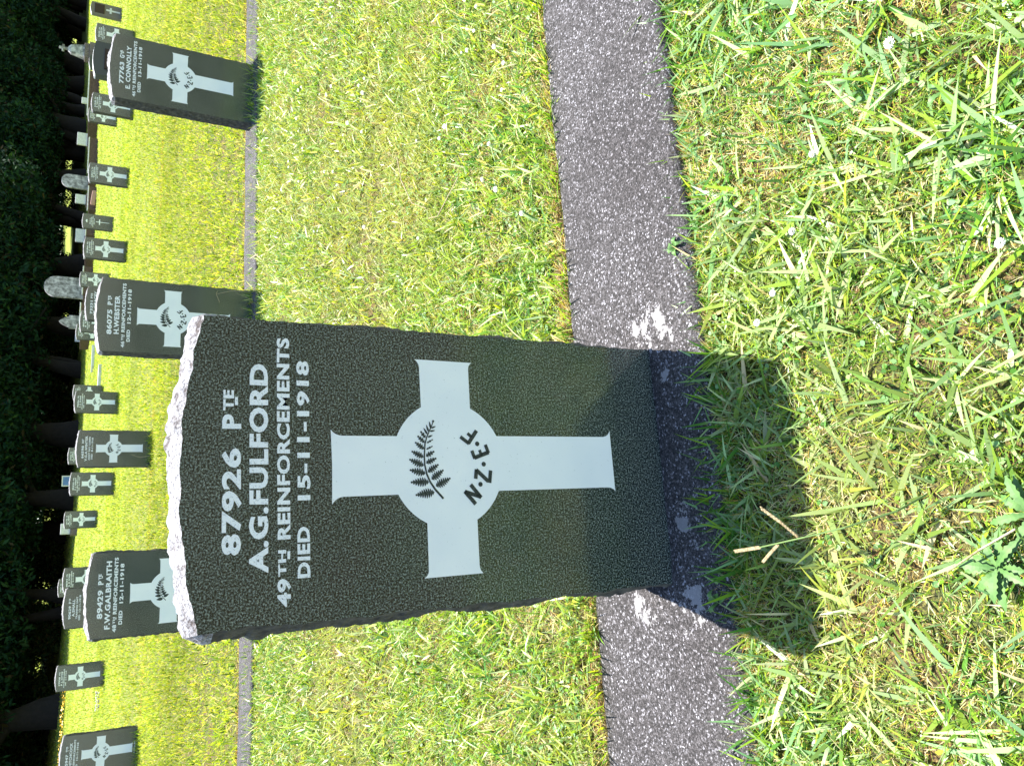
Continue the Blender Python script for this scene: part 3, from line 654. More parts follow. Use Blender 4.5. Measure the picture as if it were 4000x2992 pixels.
def palette(n, cols, wts, jit=0.18):
    cols = np.array(cols); k = rng.choice(len(cols), n, p=np.array(wts)/sum(wts))
    c = cols[k]*(1+rng.normal(0, jit, (n, 1))); return np.clip(c*(1+rng.normal(0, 0.06, (n, 3))), 0.004, 0.9)
GREEN = (0.075, 0.20, 0.025); BLUEG = (0.20, 0.36, 0.14); YEL = (0.38, 0.48, 0.035); LIME = (0.22, 0.38, 0.028); STRAW = (0.78, 0.64, 0.36); OCHRE = (0.60, 0.40, 0.10); BROWN = (0.17, 0.07, 0.03); PALE = (0.62, 0.63, 0.32); SOFT = (0.42, 0.55, 0.25)  # BLUEG, SOFT and PALE paint whitish gloss and glare into the blades
moss_parts, grass_parts, clover_parts = [], [], []
def layer_moss(n, y0, y1, Lr, Wr, side=0.35):
    x, y = scatter(n, y0, y1, side)
    dn = fbm(x, y, 38 if y1 < 5 else 9, 8)+0.6*fbm(x, y, 85 if y1 < 5 else 22, 9); kp = dn+rng.normal(0, 0.28, len(x)) > -0.22; x, y = x[kp], y[kp]; k = len(x)
    f = fbm(x, y, 9, 3)
    c = palette(k, [OCHRE, STRAW, YEL, LIME, BROWN, PALE], [3.4, 5, 2.2, 1.0, 0.8, 2.4], 0.25)
    gsel = (f+rng.normal(0, 0.35, k)) < -0.12
    c[gsel] = palette(int(gsel.sum()), [GREEN, LIME, YEL], [3, 3, 2], 0.25)
    moss_parts.append(blades(x, y, rng.uniform(*Lr, k), rng.uniform(*Wr, k), rng.uniform(0.1, 1.0, k), rng.uniform(0, 2*PI, k), 2, c))
def layer_grass(n, y0, y1, Lr, Wr, seg, cols, wts, side=0.35, leanr=(0.25, 0.95), tuft=0, tr=0.012, curl=0.6, azm=None):
    if tuft:
        x, y = scatter(n//tuft, y0, y1, side); f = fbm(x, y, 5, 11)+0.6*fbm(x, y, 13, 5)
        kp = rng.uniform(-1.2, 1.0, len(x)) < f+0.25; x, y = x[kp], y[kp]
        az0 = rng.uniform(0, 2*PI, len(x)) if azm is None else azm+rng.normal(0, 1.1, len(x))
        x = np.repeat(x, tuft)+rng.normal(0, tr, len(x)*tuft); y = np.repeat(y, tuft)+rng.normal(0, tr, len(y)*tuft)
        az = np.repeat(az0, tuft)+rng.normal(0, 1.3, len(x)); k2 = allowed(x, y, 0.012); x, y, az = x[k2], y[k2], az[k2]
    else:
        x, y = scatter(n, y0, y1, side); az = rng.uniform(0, 2*PI, len(x))
    k = len(x); c = palette(k, cols, wts)
    pa = np.clip((0.0 if y0 < 1 else 0.10)+0.5*fbm(x, y, 2.6, 31)+0.3*fbm(x, y, 8, 32), 0, 0.4)[:, None]; c = c*(1-pa)+np.array([0.46, 0.42, 0.11])*pa if y0 < 4 else c*(1+0.22*fbm(x, y, 1.4, 31)+0.15*fbm(x, y, 5, 32))[:, None]
    L = rng.uniform(*Lr, k)*rng.uniform(0.6, 1.0, k)
    grass_parts.append(blades(x, y, L, rng.uniform(*Wr, k), rng.uniform(*leanr, k), az, seg, c, curl=curl))
PN = ([GREEN, BLUEG, LIME, YEL, SOFT, STRAW], [4.5, 3, 3, 1.3, 1.8, 0.6]); PM = ([GREEN, LIME, YEL, PALE, SOFT, STRAW], [3.4, 3.8, 4.0, 1.2, 1.4, 0.5]); PF = ([(0.24, 0.35, 0.03), (0.36, 0.42, 0.035), (0.55, 0.54, 0.18), (0.10, 0.18, 0.02)], [4, 4.5, 2.0, 1.5])
# foreground
layer_moss(190000, 0.18, 0.93, (0.010, 0.026), (0.0007, 0.0016), 0.3)
layer_grass(36000, 0.18, 0.93, (0.016, 0.04), (0.0014, 0.003), 3, *PN, side=0.3, leanr=(0.1, 0.9))
layer_grass(13000, 0.20, 0.93, (0.03, 0.07), (0.0028, 0.0055), 4, *PN, side=0.3, leanr=(0.3, 0.95), tuft=4, tr=0.012, curl=0.45)
layer_grass(4800, 0.20, 0.93, (0.06, 0.12), (0.005, 0.0095), 5, [GREEN, BLUEG, LIME, SOFT, STRAW], [2.2, 4, 1.6, 3, 0.5], side=0.3, leanr=(0.62, 1.0), tuft=4, tr=0.008, curl=0.22, azm=PI/2)
# between the first and second strips
layer_moss(230000, 1.26, 2.3, (0.010, 0.026), (0.0009, 0.0020))
layer_grass(80000, 1.30, 2.3, (0.016, 0.045), (0.0014, 0.003), 3, *PM, leanr=(0.1, 0.9))
layer_grass(36000, 1.31, 2.3, (0.03, 0.085), (0.003, 0.007), 4, *PM, leanr=(0.25, 0.9), tuft=4)
layer_moss(170000, 2.3, 4.22, (0.012, 0.028), (0.0016, 0.003))
layer_grass(110000, 2.3, 4.22, (0.018, 0.045), (0.002, 0.0045), 2, *PM, leanr=(0.1, 0.85))
layer_grass(60000, 2.3, 4.22, (0.035, 0.09), (0.004, 0.009), 3, *PM, leanr=(0.2, 0.85), tuft=4, tr=0.02)
near_grass = list(grass_parts); grass_parts.clear()
# beyond
layer_moss(60000, 4.5, 9.6, (0.015, 0.03), (0.003, 0.006))
layer_grass(170000, 4.5, 9.6, (0.02, 0.045), (0.004, 0.009), 2, *PF, leanr=(0.05, 0.8))
layer_grass(120000, 4.5, 9.6, (0.04, 0.085), (0.006, 0.012), 3, *PF, leanr=(0.1, 0.8), tuft=5, tr=0.03)
layer_grass(170000, 9.6, 18, (0.025, 0.055), (0.007, 0.014), 2, *PF, side=1, leanr=(0.05, 0.75))
layer_grass(80000, 9.6, 18, (0.05, 0.085), (0.009, 0.018), 2, *PF, side=1, leanr=(0.05, 0.75), tuft=5, tr=0.06)
layer_grass(190000, 18, 36, (0.03, 0.07), (0.012, 0.028), 2, *PF, side=2, leanr=(0.05, 0.7))
layer_grass(140000, 36, 75, (0.04, 0.09), (0.03, 0.06), 2, *PF, side=4, leanr=(0.05, 0.7))
# blades growing over strip edges and round the foot of stones
def edge_blades(n, xa, xb, yc, ys, az0, azs, Lr, Wr, cols, wts, leanr=(0.3, 0.8), seg=4):
    x = rng.uniform(xa, xb, n); x = x[fbm(x, x*0, 14, int(yc*100))+rng.uniform(-0.6, 0.9, n) > -0.1]; k = len(x)
    y = yc+rng.normal(0, ys, k); c = palette(k, cols, wts)
    grass_parts.append(blades(x, y, rng.uniform(*Lr, k), rng.uniform(*Wr, k), rng.uniform(*leanr, k), az0+rng.normal(0, azs, k), seg, c, curl=0.5))
edge_blades(800, -0.5, 1.25, 0.882, 0.012, PI/2, 0.8, (0.025, 0.07), (0.0022, 0.0055), [GREEN, BLUEG, LIME, SOFT], [4, 3, 2, 2], (0.3, 0.9))
edge_blades(130, -0.1, 0.36, 0.886, 0.010, PI/2, 0.8, (0.04, 0.085), (0.0035, 0.0065), [GREEN, BLUEG, LIME], [4, 3, 2], (0.35, 0.9))
for _k in range(34):
    tx = rng.uniform(-0.5, 2.0); ty = rng.uniform(1.270, 1.30); m_ = int(rng.integers(7, 20))
    if -0.09 < tx < 0.34 and _k % 2: continue
    c = palette(m_, [GREEN, LIME, YEL, SOFT, STRAW], [3, 3, 2, 1.5, 0.8])
    grass_parts.append(blades(tx+rng.normal(0, 0.012, m_), ty+rng.normal(0, 0.006, m_), rng.uniform(0.03, 0.075, m_), rng.uniform(0.0025, 0.005, m_), rng.uniform(0.05, 0.7, m_), -PI/2+rng.normal(0, 1.0, m_), 4, c, curl=0.5))
edge_blades(9000, -0.5, 1.3, 0.893, 0.012, PI/2, 0.9, (0.012, 0.035), (0.0008, 0.0018), [OCHRE, STRAW, GREEN, LIME], [2.4, 2.4, 2.5, 2], (0.2, 0.9), 3)
edge_blades(420, -0.6, 2.2, 1.283, 0.010, -PI/2, 0.9, (0.02, 0.05), (0.002, 0.004), [GREEN, LIME, STRAW], [3, 3, 2], (0.1, 0.7))
edge_blades(9000, -0.6, 2.4, 1.292, 0.012, -PI/2, 1.4, (0.012, 0.035), (0.0007, 0.0016), [OCHRE, STRAW, BROWN, PALE], [2, 3, 4, 1], (0.3, 1.1), 3)
edge_blades(520, -0.6, 2.2, 1.275, 0.006, -PI/2, 0.5, (0.035, 0.07), (0.0025, 0.005), [GREEN, LIME, YEL, SOFT], [3, 3, 2, 1], (0.15, 0.6))
edge_blades(2600, -2.2, 5.5, 4.30, 0.05, PI/2, 0.9, (0.03, 0.07), (0.003, 0.006), PM[0], PM[1], (0.1, 0.7), 3)
edge_blades(5000, -2.2, 5.5, 4.575, 0.02, -PI/2, 1.2, (0.015, 0.035), (0.0015, 0.003), [OCHRE, STRAW, BROWN], [3, 2, 4], (0.2, 1.0), 2)
edge_blades(9000, -3.5, 9, 9.45, 0.06, -PI/2, 1.2, (0.015, 0.04), (0.003, 0.006), [OCHRE, STRAW, BROWN], [3, 2, 4], (0.2, 1.0), 2)
for (x, y) in ((-0.078, 4.30), (1.34, 4.30), (2.80, 4.30), (1.41, 9.56), (-0.28, 9.56), (-1.75, 9.56), (3.12, 9.66), (6.25, 9.56)):
    edge_blades(150, x-0.22, x+0.22, y-0.02, 0.02, -PI/2, 1.4, (0.05, 0.12), (0.003, 0.006), PM[0], PM[1], (0.05, 0.55), 3)
for (x, y, *_x) in row: edge_blades(90, x-0.22, x+0.22, y-0.02, 0.02, -PI/2, 1.4, (0.05, 0.10), (0.005, 0.009), PF[0], PF[1], (0.05, 0.4), 2)
for parts_, mm_, lab_ in ((near_grass, m_grass, 'broad and fine green grass blades near the camera'), (grass_parts, m_fargrass, 'bright yellow green lawn grass round the farther headstones')):
    V, L, S, Cc = merge(parts_); o = link('grass', np_mesh('grass', V, L, S, Cc), mm_); tag(o, lab_, 'grass', kind='stuff')
V, L, S, Cc = merge(moss_parts); o = link('moss', np_mesh('moss', V, L, S, Cc), m_moss); tag(o, 'yellowish moss and dry thatch between the grass blades', 'moss', kind='stuff')
# clover and small round leaves
def discs(x, y, z, R_, col):
    n = len(x); m = 7; a = np.linspace(0, 2*PI, m, endpoint=False)
    rr = np.array([1, 0.85, 1, 0.85, 1, 0.9, 0.9])
    nrm = np.stack([rng.normal(0, 0.35, n), rng.normal(0, 0.35, n), np.ones(n)], -1); nrm /= np.linalg.norm(nrm, axis=1)[:, None]
    e1 = np.cross(nrm, np.tile([0.3, 1, 0.1], (n, 1))); e1 /= np.linalg.norm(e1, axis=1)[:, None]; e2 = np.cross(nrm, e1)
    ph = rng.uniform(0, 6.28, n)
    V = np.stack([x, y, z], -1)[:, None, :]+(R_[:, None]*rr[None, :])[:, :, None]*(np.cos(a[None, :]+ph[:, None])[:, :, None]*e1[:, None, :]+np.sin(a[None, :]+ph[:, None])[:, :, None]*e2[:, None, :])
    return V.reshape(-1, 3), np.arange(n*m), np.arange(n)*m, np.repeat(col[:, None, :], m, 1).reshape(-1, 3)
for (n, y0, y1, r0_, r1__, hz) in ((4200, 0.18, 0.93, 0.0024, 0.0048, 0.014), (9000, 1.31, 2.3, 0.0026, 0.005, 0.014), (7000, 2.3, 4.2, 0.0035, 0.006, 0.014)):
    x, y = scatter(n, y0, y1); f = fbm(x, y, 7, 21); kp = f+rng.uniform(-0.5, 0.5, len(x)) > 0.05; x, y = x[kp], y[kp]; k = len(x)
    # three leaflets each
    xx = np.repeat(x, 3)+rng.normal(0, 0.004, 3*k); yy = np.repeat(y, 3)+rng.normal(0, 0.004, 3*k)
    zz = ground_z(xx, yy)-0.016+np.repeat(rng.uniform(0.004, hz, k), 3)
    kk = allowed(xx, yy, 0.006); xx, yy, zz = xx[kk], yy[kk], zz[kk]
    clover_parts.append(discs(xx, yy, zz, rng.uniform(r0_, r1__, len(xx)), palette(len(xx), [GREEN, LIME, BLUEG, (0.2, 0.33, 0.1)], [3, 2, 2, 2])))
V, L, S, Cc = merge(clover_parts); o = link('clover', np_mesh('clover', V, L, S, Cc), m_clover); tag(o, 'low clover leaves scattered through the lawn', 'clover', kind='stuff')

# ------------------------------------------------------------------ clover flowers
FL = [(2.534, 3.202), (2.165, 2.668), (2.138, 2.653), (2.154, 2.723), (3.074, 3.991), (2.214, 3.247), (2.103, 3.117), (2.111, 3.157), (1.842, 2.678), (1.648, 2.308), (1.659, 2.373), (1.617, 2.348), (1.907, 2.847), (1.857, 2.763), (1.421, 1.559), (1.355, 1.499), (1.298, 1.519), (1.276, 1.569), (1.288, 1.599), (1.193, 1.429), (1.118, 1.384), (1.064, 1.409), (1.184, 1.888), (1.118, 1.749), (1.139, 1.719), (0.962, 1.484), (0.882, 1.514), (0.828, 1.454), (0.727, 1.359), (1.593, 2.518), (1.475, 2.368), (1.983, 3.187), (1.916, 3.177), (1.959, 3.272), (1.8, 3.117), (1.893, 3.257), (1.857, 3.357), (1.827, 3.357), (1.53, 2.798), (1.477, 2.688), (1.665, 3.172), (1.397, 2.643), (1.766, 3.477), (1.915, 3.807), (1.881, 3.971), (1.331, 2.937), (1.254, 2.708), (1.105, 2.348), (0.892, 1.918), (0.581, 0.495), (0.496, 0.625), (0.404, 0.675), (0.286, 0.42), (0.328, 0.72), (0.297, 0.76)]
bm = bmesh.new(); rr = random.Random(3)
for i in range(46):
    zz = 1-1.6*(i+0.5)/46; a = i*2.39996; rad = math.sqrt(max(0, 1-zz*zz)); d = Vector((rad*math.cos(a), rad*math.sin(a), zz))
    s = d.cross(Vector((0.2, 0.1, 1))).normalized()*0.0011; p0 = d*0.003; p1 = d*0.0078+Vector((0, 0, 0.0012)); 
    q = [bm.verts.new(p0-s*0.5), bm.verts.new(p1-s), bm.verts.new(p1+d*0.0012), bm.verts.new(p1+s), bm.verts.new(p0+s*0.5)]; bm.faces.new(q)
me_head = bm_mesh('flower_head', bm); me_head.materials.append(m_petal)
bm = bmesh.new(); bmesh.ops.create_cone(bm, segments=5, radius1=0.0008, radius2=0.0007, depth=0.05, matrix=Matrix.Translation((0, 0, -0.025))); me_stem = bm_mesh('stem', bm)
m_stem, t, b = mat('stem_green'); b.inputs['Base Color'].default_value = (0.14, 0.22, 0.06, 1); me_stem.materials.append(m_stem)
for i, (x, y) in enumerate(FL):
    root = bpy.data.objects.new('clover_flower', None); C.objects.link(root)
    h = 0.022+0.01*rr.random() if y < 1 else 0.028+0.01*rr.random()
    root.location = (x, y, gz(x, y)+h); root.rotation_euler = (rr.uniform(-0.4, 0.4), rr.uniform(-0.4, 0.4), rr.uniform(0, 6)); s = rr.uniform(0.6, 1.0)*(0.95 if y < 1 else 0.9); root.scale = (s*rr.uniform(0.8, 1.1), s, s*rr.uniform(0.6, 1))
    if y < 1: tag(root, 'white clover flower head in the grass in front of the nearest concrete strip', 'flower', 'white clover flowers in the foreground grass')
    else: tag(root, 'small white clover flower head in the lawn between the first and second concrete strips', 'flower', 'white clover flowers in the lawn behind')
    link('flower_head', me_head, None, root); link('stem', me_stem, None, root)

# ------------------------------------------------------------------ seed head, weeds, straw
def tube(bm, pts, radii, segs=6):
    prev = None
    for i, p in enumerate(pts):
        p = Vector(p); a = Vector(pts[max(0, i-1)]); b_ = Vector(pts[min(len(pts)-1, i+1)]); d = (b_-a).normalized()
        e1 = d.cross(Vector((0.31, 0.2, 0.93))).normalized(); e2 = d.cross(e1)
        ring = [bm.verts.new(p+(e1*math.cos(2*PI*k/segs)+e2*math.sin(2*PI*k/segs))*radii[i]) for k in range(segs)]
        if prev:
            for k in range(segs): bm.faces.new((prev[k], prev[(k+1) % segs], ring[(k+1) % segs], ring[k]))
        prev = ring
    bm.faces.new(prev)
def spike(bm, pts, r):
    """grass spike: rows of little overlapping seeds along a line"""
    tube(bm, pts, [r*0.45]*len(pts))
    P = [Vector(p) for p in pts]; n = 26
    for i in range(n):
        s = i/(n-1)*(len(P)-1); j = min(int(s), len(P)-2); p = P[j].lerp(P[j+1], s-j); d = (P[j+1]-P[j]).normalized()
        side = d.cross(Vector((0, 0.3, 1))).normalized()*(1 if i % 2 else -1)
        bmesh.ops.create_icosphere(bm, subdivisions=1, radius=r*0.8, matrix=Matrix.Translation(p+side*r*0.55)@d.to_track_quat('X', 'Z').to_matrix().to_4x4()@Matrix.Diagonal((1.7, 0.8, 0.8, 1)))
root = bpy.data.objects.new('grass_seed_head', None); C.objects.link(root); root.location = (0, 0, 0); tag(root, 'dry three pronged grass seed head leaning over the shadow in front of the nearest headstone', 'seed head')
bm = bmesh.new(); tube(bm, [(0.0302, 0.566, -0.01), (0.0131, 0.5727, 0.04), (-0.0014, 0.6075, 0.09), (-0.0096, 0.6512, 0.11), (-0.0183, 0.7084, 0.125)], [0.0013, 0.0012, 0.0011, 0.001, 0.0009]); link('stem', bm_mesh('stem', bm), m_stem, root)
for pts in ([(-0.0183, 0.7084, 0.125), (-0.0200, 0.7270, 0.1285), (-0.0215, 0.7451, 0.13)], [(-0.008, 0.6601, 0.11), (0.0099, 0.6689, 0.125), (0.0285, 0.687, 0.135)], [(-0.0171, 0.6854, 0.118), (-0.0273, 0.6985, 0.12), (-0.0357, 0.7096, 0.12)]):
    bm = bmesh.new(); spike(bm, pts, 0.0021); link('spike', bm_mesh('spike', bm), m_straw, root)
def leaf(bm, base, az, L, W, arch, serr=0.0, seg=8, fold=0.25):
    rows = []
    for i in range(seg+1):
        s = i/seg; r_ = L*s; zz = math.sin(s*PI*0.8)*arch*L
        c = Vector((math.cos(az)*r_, math.sin(az)*r_, zz)); sd = Vector((-math.sin(az), math.cos(az), 0))
        wd = W*(math.sin(PI*min(1, s*0.92+0.05)))**0.8*(0.55+0.45*s)*(1-serr*(i % 2))
        rows.append([bm.verts.new(Vector(base)+c-sd*wd/2+Vector((0, 0, fold*wd/2))), bm.verts.new(Vector(base)+c), bm.verts.new(Vector(base)+c+sd*wd/2+Vector((0, 0, fold*wd/2)))])
    for a, b_ in zip(rows, rows[1:]):
        bm.faces.new((a[0], a[1], b_[1], b_[0])); bm.faces.new((a[1], a[2], b_[2], b_[1]))
m_weed, t, b = mat('weed_leaf'); co = objco(t); n = noise(t, co, 90, 3)
r = ramp(t, n.outputs[0], [(0.3, (0.06, 0.15, 0.03)), (0.7, (0.12, 0.23, 0.055))]); t.links.new(r.outputs[0], b.inputs['Base Color']); b.inputs['Roughness'].default_value = 0.55
def rosette(x, y, n, L, W, label, serr=0.35, seed=0, name='rosette_weed', arch=0.25):
    r_ = random.Random(seed); root = bpy.data.objects.new(name, None); C.objects.link(root); root.location = (x, y, gz(x, y)-0.004)
    tag(root, label, 'weed')
    for i in range(n):
        bm = bmesh.new(); leaf(bm, (0, 0, 0.002+0.001*i), i*2.4+r_.uniform(-0.3, 0.3), L*r_.uniform(0.65, 1.1), W*r_.uniform(0.8, 1.15), arch*r_.uniform(0.5, 1.3), serr, 12)
        link('leaf', bm_mesh('leaf', bm), m_weed, root)
rosette(-0.055, 0.500, 12, 0.042, 0.015, 'crinkled broad leaved rosette weed nearest the camera at the left', 0.4, 1)
rosette(0.0, 0.455, 9, 0.040, 0.014, 'smaller broad leaved rosette weed right of the crinkled one', 0.35, 2)
rosette(0.584, 0.575, 6, 0.030, 0.010, 'pale green leafy weed in the right foreground grass', 0.3, 3)
rosette(0.50, 0.46, 5, 0.026, 0.009, 'small pale leafy weed in the grass at the lower right', 0.3, 4)
rosette(-0.10, 0.925, 6, 0.020, 0.013, 'small lobed weed at the left foot of the nearest headstone, on the concrete edge', 0.2, 5, arch=0.8)
rosette(0.481, 0.925, 6, 0.018, 0.012, 'bright yellow green weed on the front edge of the concrete strip', 0.2, 6, arch=0.8)
def straw(pts, rad, label):
    bm = bmesh.new(); tube(bm, pts, [rad*(1-0.4*i/len(pts)) for i in range(len(pts))], 5); o = link('dry_stalk', bm_mesh('dry_stalk', bm), m_straw); tag(o, label, 'stalk')
straw([(-0.015, 0.462, 0.012), (-0.035, 0.500, 0.020), (-0.058, 0.548, 0.006)], 0.0014, 'pale dry stalk lying over the crinkled weed in the near left corner')
straw([(1.22, 2.06, 0.05), (1.12, 2.02, 0.055), (1.03, 1.98, 0.04), (0.98, 1.90, 0.03)], 0.0018, 'long curved dry stalk lying on the lawn behind the concrete strip')
straw([(0.92, 1.84, 0.05), (0.90, 1.78, 0.05), (0.96, 1.66, 0.04)], 0.0018, 'short pale dry stalk bent over on the lawn')
# tall bent grass culm leaning on 86075's foot
straw([(1.50, 4.22, 0.10), (1.50, 4.24, 0.20), (1.49, 4.29, 0.27)], 0.0016, 'thin dry grass culm standing against the foot of the stone numbered 86075')
straw([(1.44, 4.27, 0.255), (1.49, 4.29, 0.27), (1.505, 4.28, 0.265)], 0.002, 'small bent seed spike on the culm in front of the stone numbered 86075')
straw([(1.30, 9.4, 0.24), (1.29, 9.45, 0.34), (1.33, 9.5, 0.42)], 0.003, 'dry grass culm leaning on the foot of the stone numbered 66598')

# white flowers by the stone in the left half
root = bpy.data.objects.new('flower_bunch', None); C.objects.link(root); root.location = (-2.02, 15.75, gz(-2.02, 15.75)); tag(root, 'low bunch of white and purple flowers in the lawn left of a lone black headstone', 'flowers')
bm = bmesh.new(); bm2 = bmesh.new(); r_ = random.Random(4)
for i in range(60):
    p = Vector((r_.uniform(-0.16, 0.16), r_.uniform(-0.06, 0.06), r_.uniform(0.03, 0.09))); bmesh.ops.create_icosphere(bm if i % 3 else bm2, subdivisions=1, radius=r_.uniform(0.008, 0.016), matrix=Matrix.Translation(p)@Matrix.Diagonal((1, 1, 0.5, 1)))
link('white_blooms', bm_mesh('white_blooms', bm), m_petal, root)
m_purple, t, b = mat('purple_petals'); b.inputs['Base Color'].default_value = (0.12, 0.05, 0.2, 1); link('purple_blooms', bm_mesh('purple_blooms', bm2), m_purple, root)
# yellow flowers at the shade edge
m_yel, t, b = mat('yellow_petals'); b.inputs['Base Color'].default_value = (0.9, 0.5, 0.02, 1)
n = 420; tt = rng.uniform(0, 1, n); x = -9.5+6.2*tt+rng.normal(0, 0.2, n); y = 33.2+1.4*tt+rng.normal(0, 0.5, n)
v, l_, s_, c_ = discs(x, y, ground_z(x, y)+rng.uniform(0.05, 0.14, n), rng.uniform(0.02, 0.045, n), np.tile([0.9, 0.5, 0.02], (n, 1)))
o = link('yellow_wildflowers', np_mesh('yellow_wildflowers', v, l_, s_), m_yel); tag(o, 'yellow wildflowers along the edge of the tree shade', 'wildflowers', kind='stuff')

# ------------------------------------------------------------------ trees
def leafcloud(seed, lobes, per, size, cols, wts):
    r_ = np.random.default_rng(seed); P = []; Sz = []
    for (cx, cy, cz, rad, flat_) in lobes:
        d = r_.normal(0, 1, (per, 3)); d /= np.linalg.norm(d, axis=1)[:, None]
        rr_ = rad*(0.62+0.42*r_.random(per)**0.7); lum = 1+0.22*np.sin(d[:, 0]*5+cx)*np.sin(d[:, 1]*5+cy)*np.sin(d[:, 2]*6)
        p = d*(rr_*lum)[:, None]; p[:, 2] *= flat_; P.append(p+np.array([cx, cy, cz]))
    P = np.concatenate(P); n = len(P)
    a = r_.normal(0, 1, (n, 3)); a /= np.linalg.norm(a, axis=1)[:, None]; b_ = np.cross(a, r_.normal(0, 1, (n, 3))); b_ /= np.linalg.norm(b_, axis=1)[:, None]
    s = r_.uniform(size*0.6, size*1.4, n)[:, None]
    V = np.stack([P-a*s, P-b_*s*0.35, P+a*s, P+b_*s*0.35], 1).reshape(-1, 3)
    cols = np.array(cols); k = r_.choice(len(cols), n, p=np.array(wts)/sum(wts)); c = np.clip(cols[k]*(1+r_.normal(0, 0.3, (n, 1))), 0.002, 1)
    return np_mesh('crown', V, np.arange(n*4), np.arange(n)*4, np.repeat(c, 4, 0))
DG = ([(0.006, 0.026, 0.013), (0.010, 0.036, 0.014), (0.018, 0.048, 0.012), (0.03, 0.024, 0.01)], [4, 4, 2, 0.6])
def crown_lobes(seed, R_, zb, zt, n):
    r_ = random.Random(seed); L_ = []
    for i in range(n):
        s = (i+0.5)/n; z = zb+(zt-zb)*s**1.15; env = math.sin(PI*min(1, 0.28+0.72*s))**0.7
        a = i*2.4+r_.uniform(-0.4, 0.4); rad_ = R_*env*r_.uniform(0.35, 0.85); rad = R_*r_.uniform(0.28, 0.42)
        L_.append((rad_*math.cos(a), rad_*math.sin(a), z+rad*0.6, rad, r_.uniform(0.6, 0.8)))
    return L_
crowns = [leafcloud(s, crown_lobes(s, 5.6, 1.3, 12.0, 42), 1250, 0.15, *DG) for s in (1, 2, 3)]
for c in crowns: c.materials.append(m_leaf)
def trunk_mesh(seed, R_, stems):
    r_ = random.Random(seed); bm = bmesh.new()
    for k in range(stems):
        a = r_.uniform(0, 6.28); off = 0 if stems == 1 else R_*r_.uniform(0.3, 0.9); rad = R_ if stems == 1 else R_*r_.uniform(0.35, 0.55)
        pts = []; x, y = off*math.cos(a), off*math.sin(a); lx, ly = (r_.uniform(-0.12, 0.12), r_.uniform(-0.12, 0.12)) if stems == 1 else (math.cos(a)*0.25, math.sin(a)*0.25)
        for i in range(9):
            z = -0.3+i*0.95; pts.append((x+lx*i+r_.uniform(-0.07, 0.07), y+ly*i+r_.uniform(-0.07, 0.07), z))
        tube(bm, pts, [rad*(1.45 if i == 0 else 1.12 if i == 1 else 1.0-0.09*i) for i in range(9)], 10)
        for j in range(5):
            i = r_.choice([2, 3, 4, 5]); p = Vector(pts[i]); b_ = r_.uniform(0, 6.28); q = p+Vector((math.cos(b_)*1.6, math.sin(b_)*1.6, r_.uniform(0.2, 1.3))); q2 = q+Vector((math.cos(b_)*1.5, math.sin(b_)*1.5, r_.uniform(-0.7, 0.8)))
            tube(bm, [tuple(p), tuple((p+q)/2+Vector((0, 0, 0.15))), tuple(q), tuple(q2)], [rad*0.4, rad*0.32, rad*0.24, rad*0.1], 7)
    me = bm_mesh('trunk', bm, True); me.materials.append(m_bark); return me
trunks = [trunk_mesh(1, 0.55, 1), trunk_mesh(2, 0.7, 2), trunk_mesh(3, 0.45, 1), trunk_mesh(4, 1.2, 7)]
TL = math.hypot(44, 26); ux, uy = 44/TL, 26/TL
def tree(t_, back, ci, ti, s, label, grp):
    back += 4.5; x = -5+ux*t_-uy*back; y = 38+uy*t_+ux*back
    root = bpy.data.objects.new('evergreen_tree', None); C.objects.link(root); root.location = (x, y, gz(x, y)); root.rotation_euler = (0, 0, random.uniform(0, 6.28)); root.scale = (s, s, s)
    tag(root, label, 'tree', grp)
    link('crown', crowns[ci], None, root); link('trunk', trunks[ti], None, root)
t_ = -14; i = 0
while t_ < 96:
    if 49 < t_ < 55: tree(t_, 1.0, i % 3, 3, 1.15, 'dark tree with a wide many stemmed trunk at the right, beyond the pillar monument', None)
    else: tree(t_, random.uniform(0.6, 2.2), i % 3, i % 3, random.uniform(0.9, 1.15)*(1+0.006*max(0, t_)), 'dark evergreen tree in the front row of the shaded belt behind the graves', 'front row of dark evergreens')
    t_ += random.uniform(4.6, 6.2); i += 1
t_ = -16
while t_ < 104:
    tree(t_, random.uniform(7, 9.5), (i+1) % 3, i % 3, random.uniform(1.0, 1.25), 'dark evergreen tree in the second row of the shaded belt', 'second row of dark evergreens'); t_ += random.uniform(4.6, 6.4); i += 1
t_ = -18
while t_ < 112:
    tree(t_, random.uniform(15, 18), (i+1) % 3, i % 3, random.uniform(1.1, 1.4), 'dark evergreen tree in the hindmost row of the shaded belt', 'third row of dark evergreens'); t_ += random.uniform(5, 7); i += 1
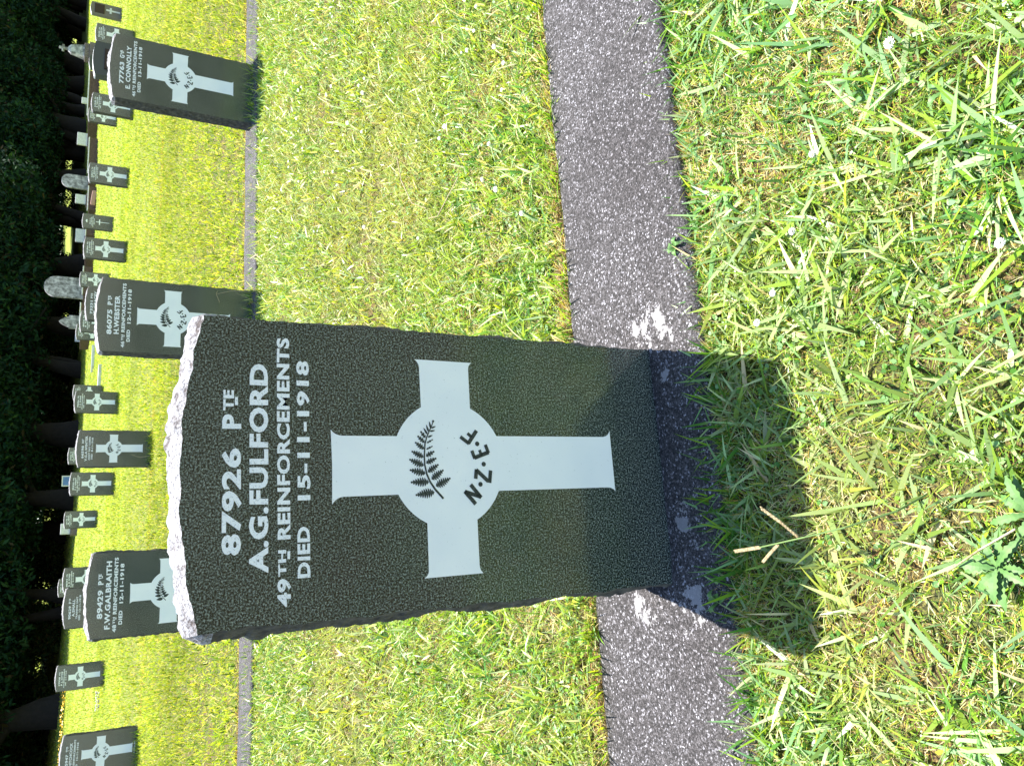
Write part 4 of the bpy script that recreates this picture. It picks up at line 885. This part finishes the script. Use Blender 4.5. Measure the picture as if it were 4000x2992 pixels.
# undergrowth added to block bright gaps, and the far wood
r_ = random.Random(9); bush = leafcloud(40, [(r_.uniform(-1.3, 1.3), r_.uniform(-0.8, 0.8), r_.uniform(0.5, 1.9), r_.uniform(0.6, 1.0), 0.8) for k in range(9)], 700, 0.11, [(0.012, 0.035, 0.015), (0.03, 0.05, 0.012), (0.06, 0.045, 0.02)], [4, 3, 1]); bush.name = 'filler_shrub'; bush.materials.append(m_leaf)
t_ = -17
while t_ < 80:
    gap = (40 < t_ < 58) or random.random() < 0.22
    if not gap:
        back = random.uniform(9, 14); x = -5+ux*t_-uy*back; y = 38+uy*t_+ux*back
        o = link('filler_shrub', bush, None, None, (x, y, gz(x, y)), (0, 0, random.uniform(0, 6.28))); s = random.uniform(0.9, 1.4); o.scale = (s*1.2, s, s)
        tag(o, 'dark shrub added to block bright gaps between the tree trunks', 'shrub', 'filler shrubs under the trees')
    t_ += random.uniform(2.0, 3.0)
lob = []  # dense foliage wall added to black out the view between trunks
tt_ = -30
while tt_ < 122:
    for lv in (0.5, 1.7, 3.0, 4.4, 6.0):
        if lv < 4 and (50 < tt_ < 68) and r_.random() < 0.62: continue
        if lv < 3.5 and r_.random() < 0.16: continue
        bk = r_.uniform(20.5, 24); xx_ = -5+ux*tt_-uy*bk; yy_ = 38+uy*tt_+ux*bk
        lob.append((xx_+r_.uniform(-0.3, 0.3), yy_, gz(xx_, yy_)+lv, r_.uniform(1.0, 1.5), 0.85))
    tt_ += 1.25
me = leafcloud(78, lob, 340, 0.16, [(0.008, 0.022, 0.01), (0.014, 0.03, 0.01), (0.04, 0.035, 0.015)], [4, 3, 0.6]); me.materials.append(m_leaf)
o = link('filler_thicket', me); tag(o, 'black looking foliage added to close the bright gaps behind the tree trunks', 'filler_thicket', kind='stuff')
lob = []
for k in range(330):
    t_ = r_.uniform(-60, 190); back = r_.uniform(46, 62); lob.append((-5+ux*t_-uy*back, 38+uy*t_+ux*back, 4.5+r_.uniform(0, 16)+0.02*back, r_.uniform(3, 4.5), 0.9))
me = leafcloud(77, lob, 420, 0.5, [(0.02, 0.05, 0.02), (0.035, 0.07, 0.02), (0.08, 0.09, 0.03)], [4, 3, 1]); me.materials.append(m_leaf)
o = link('distant_wood', me); tag(o, 'far wood closing the view behind the dark trees', 'wood', kind='stuff')
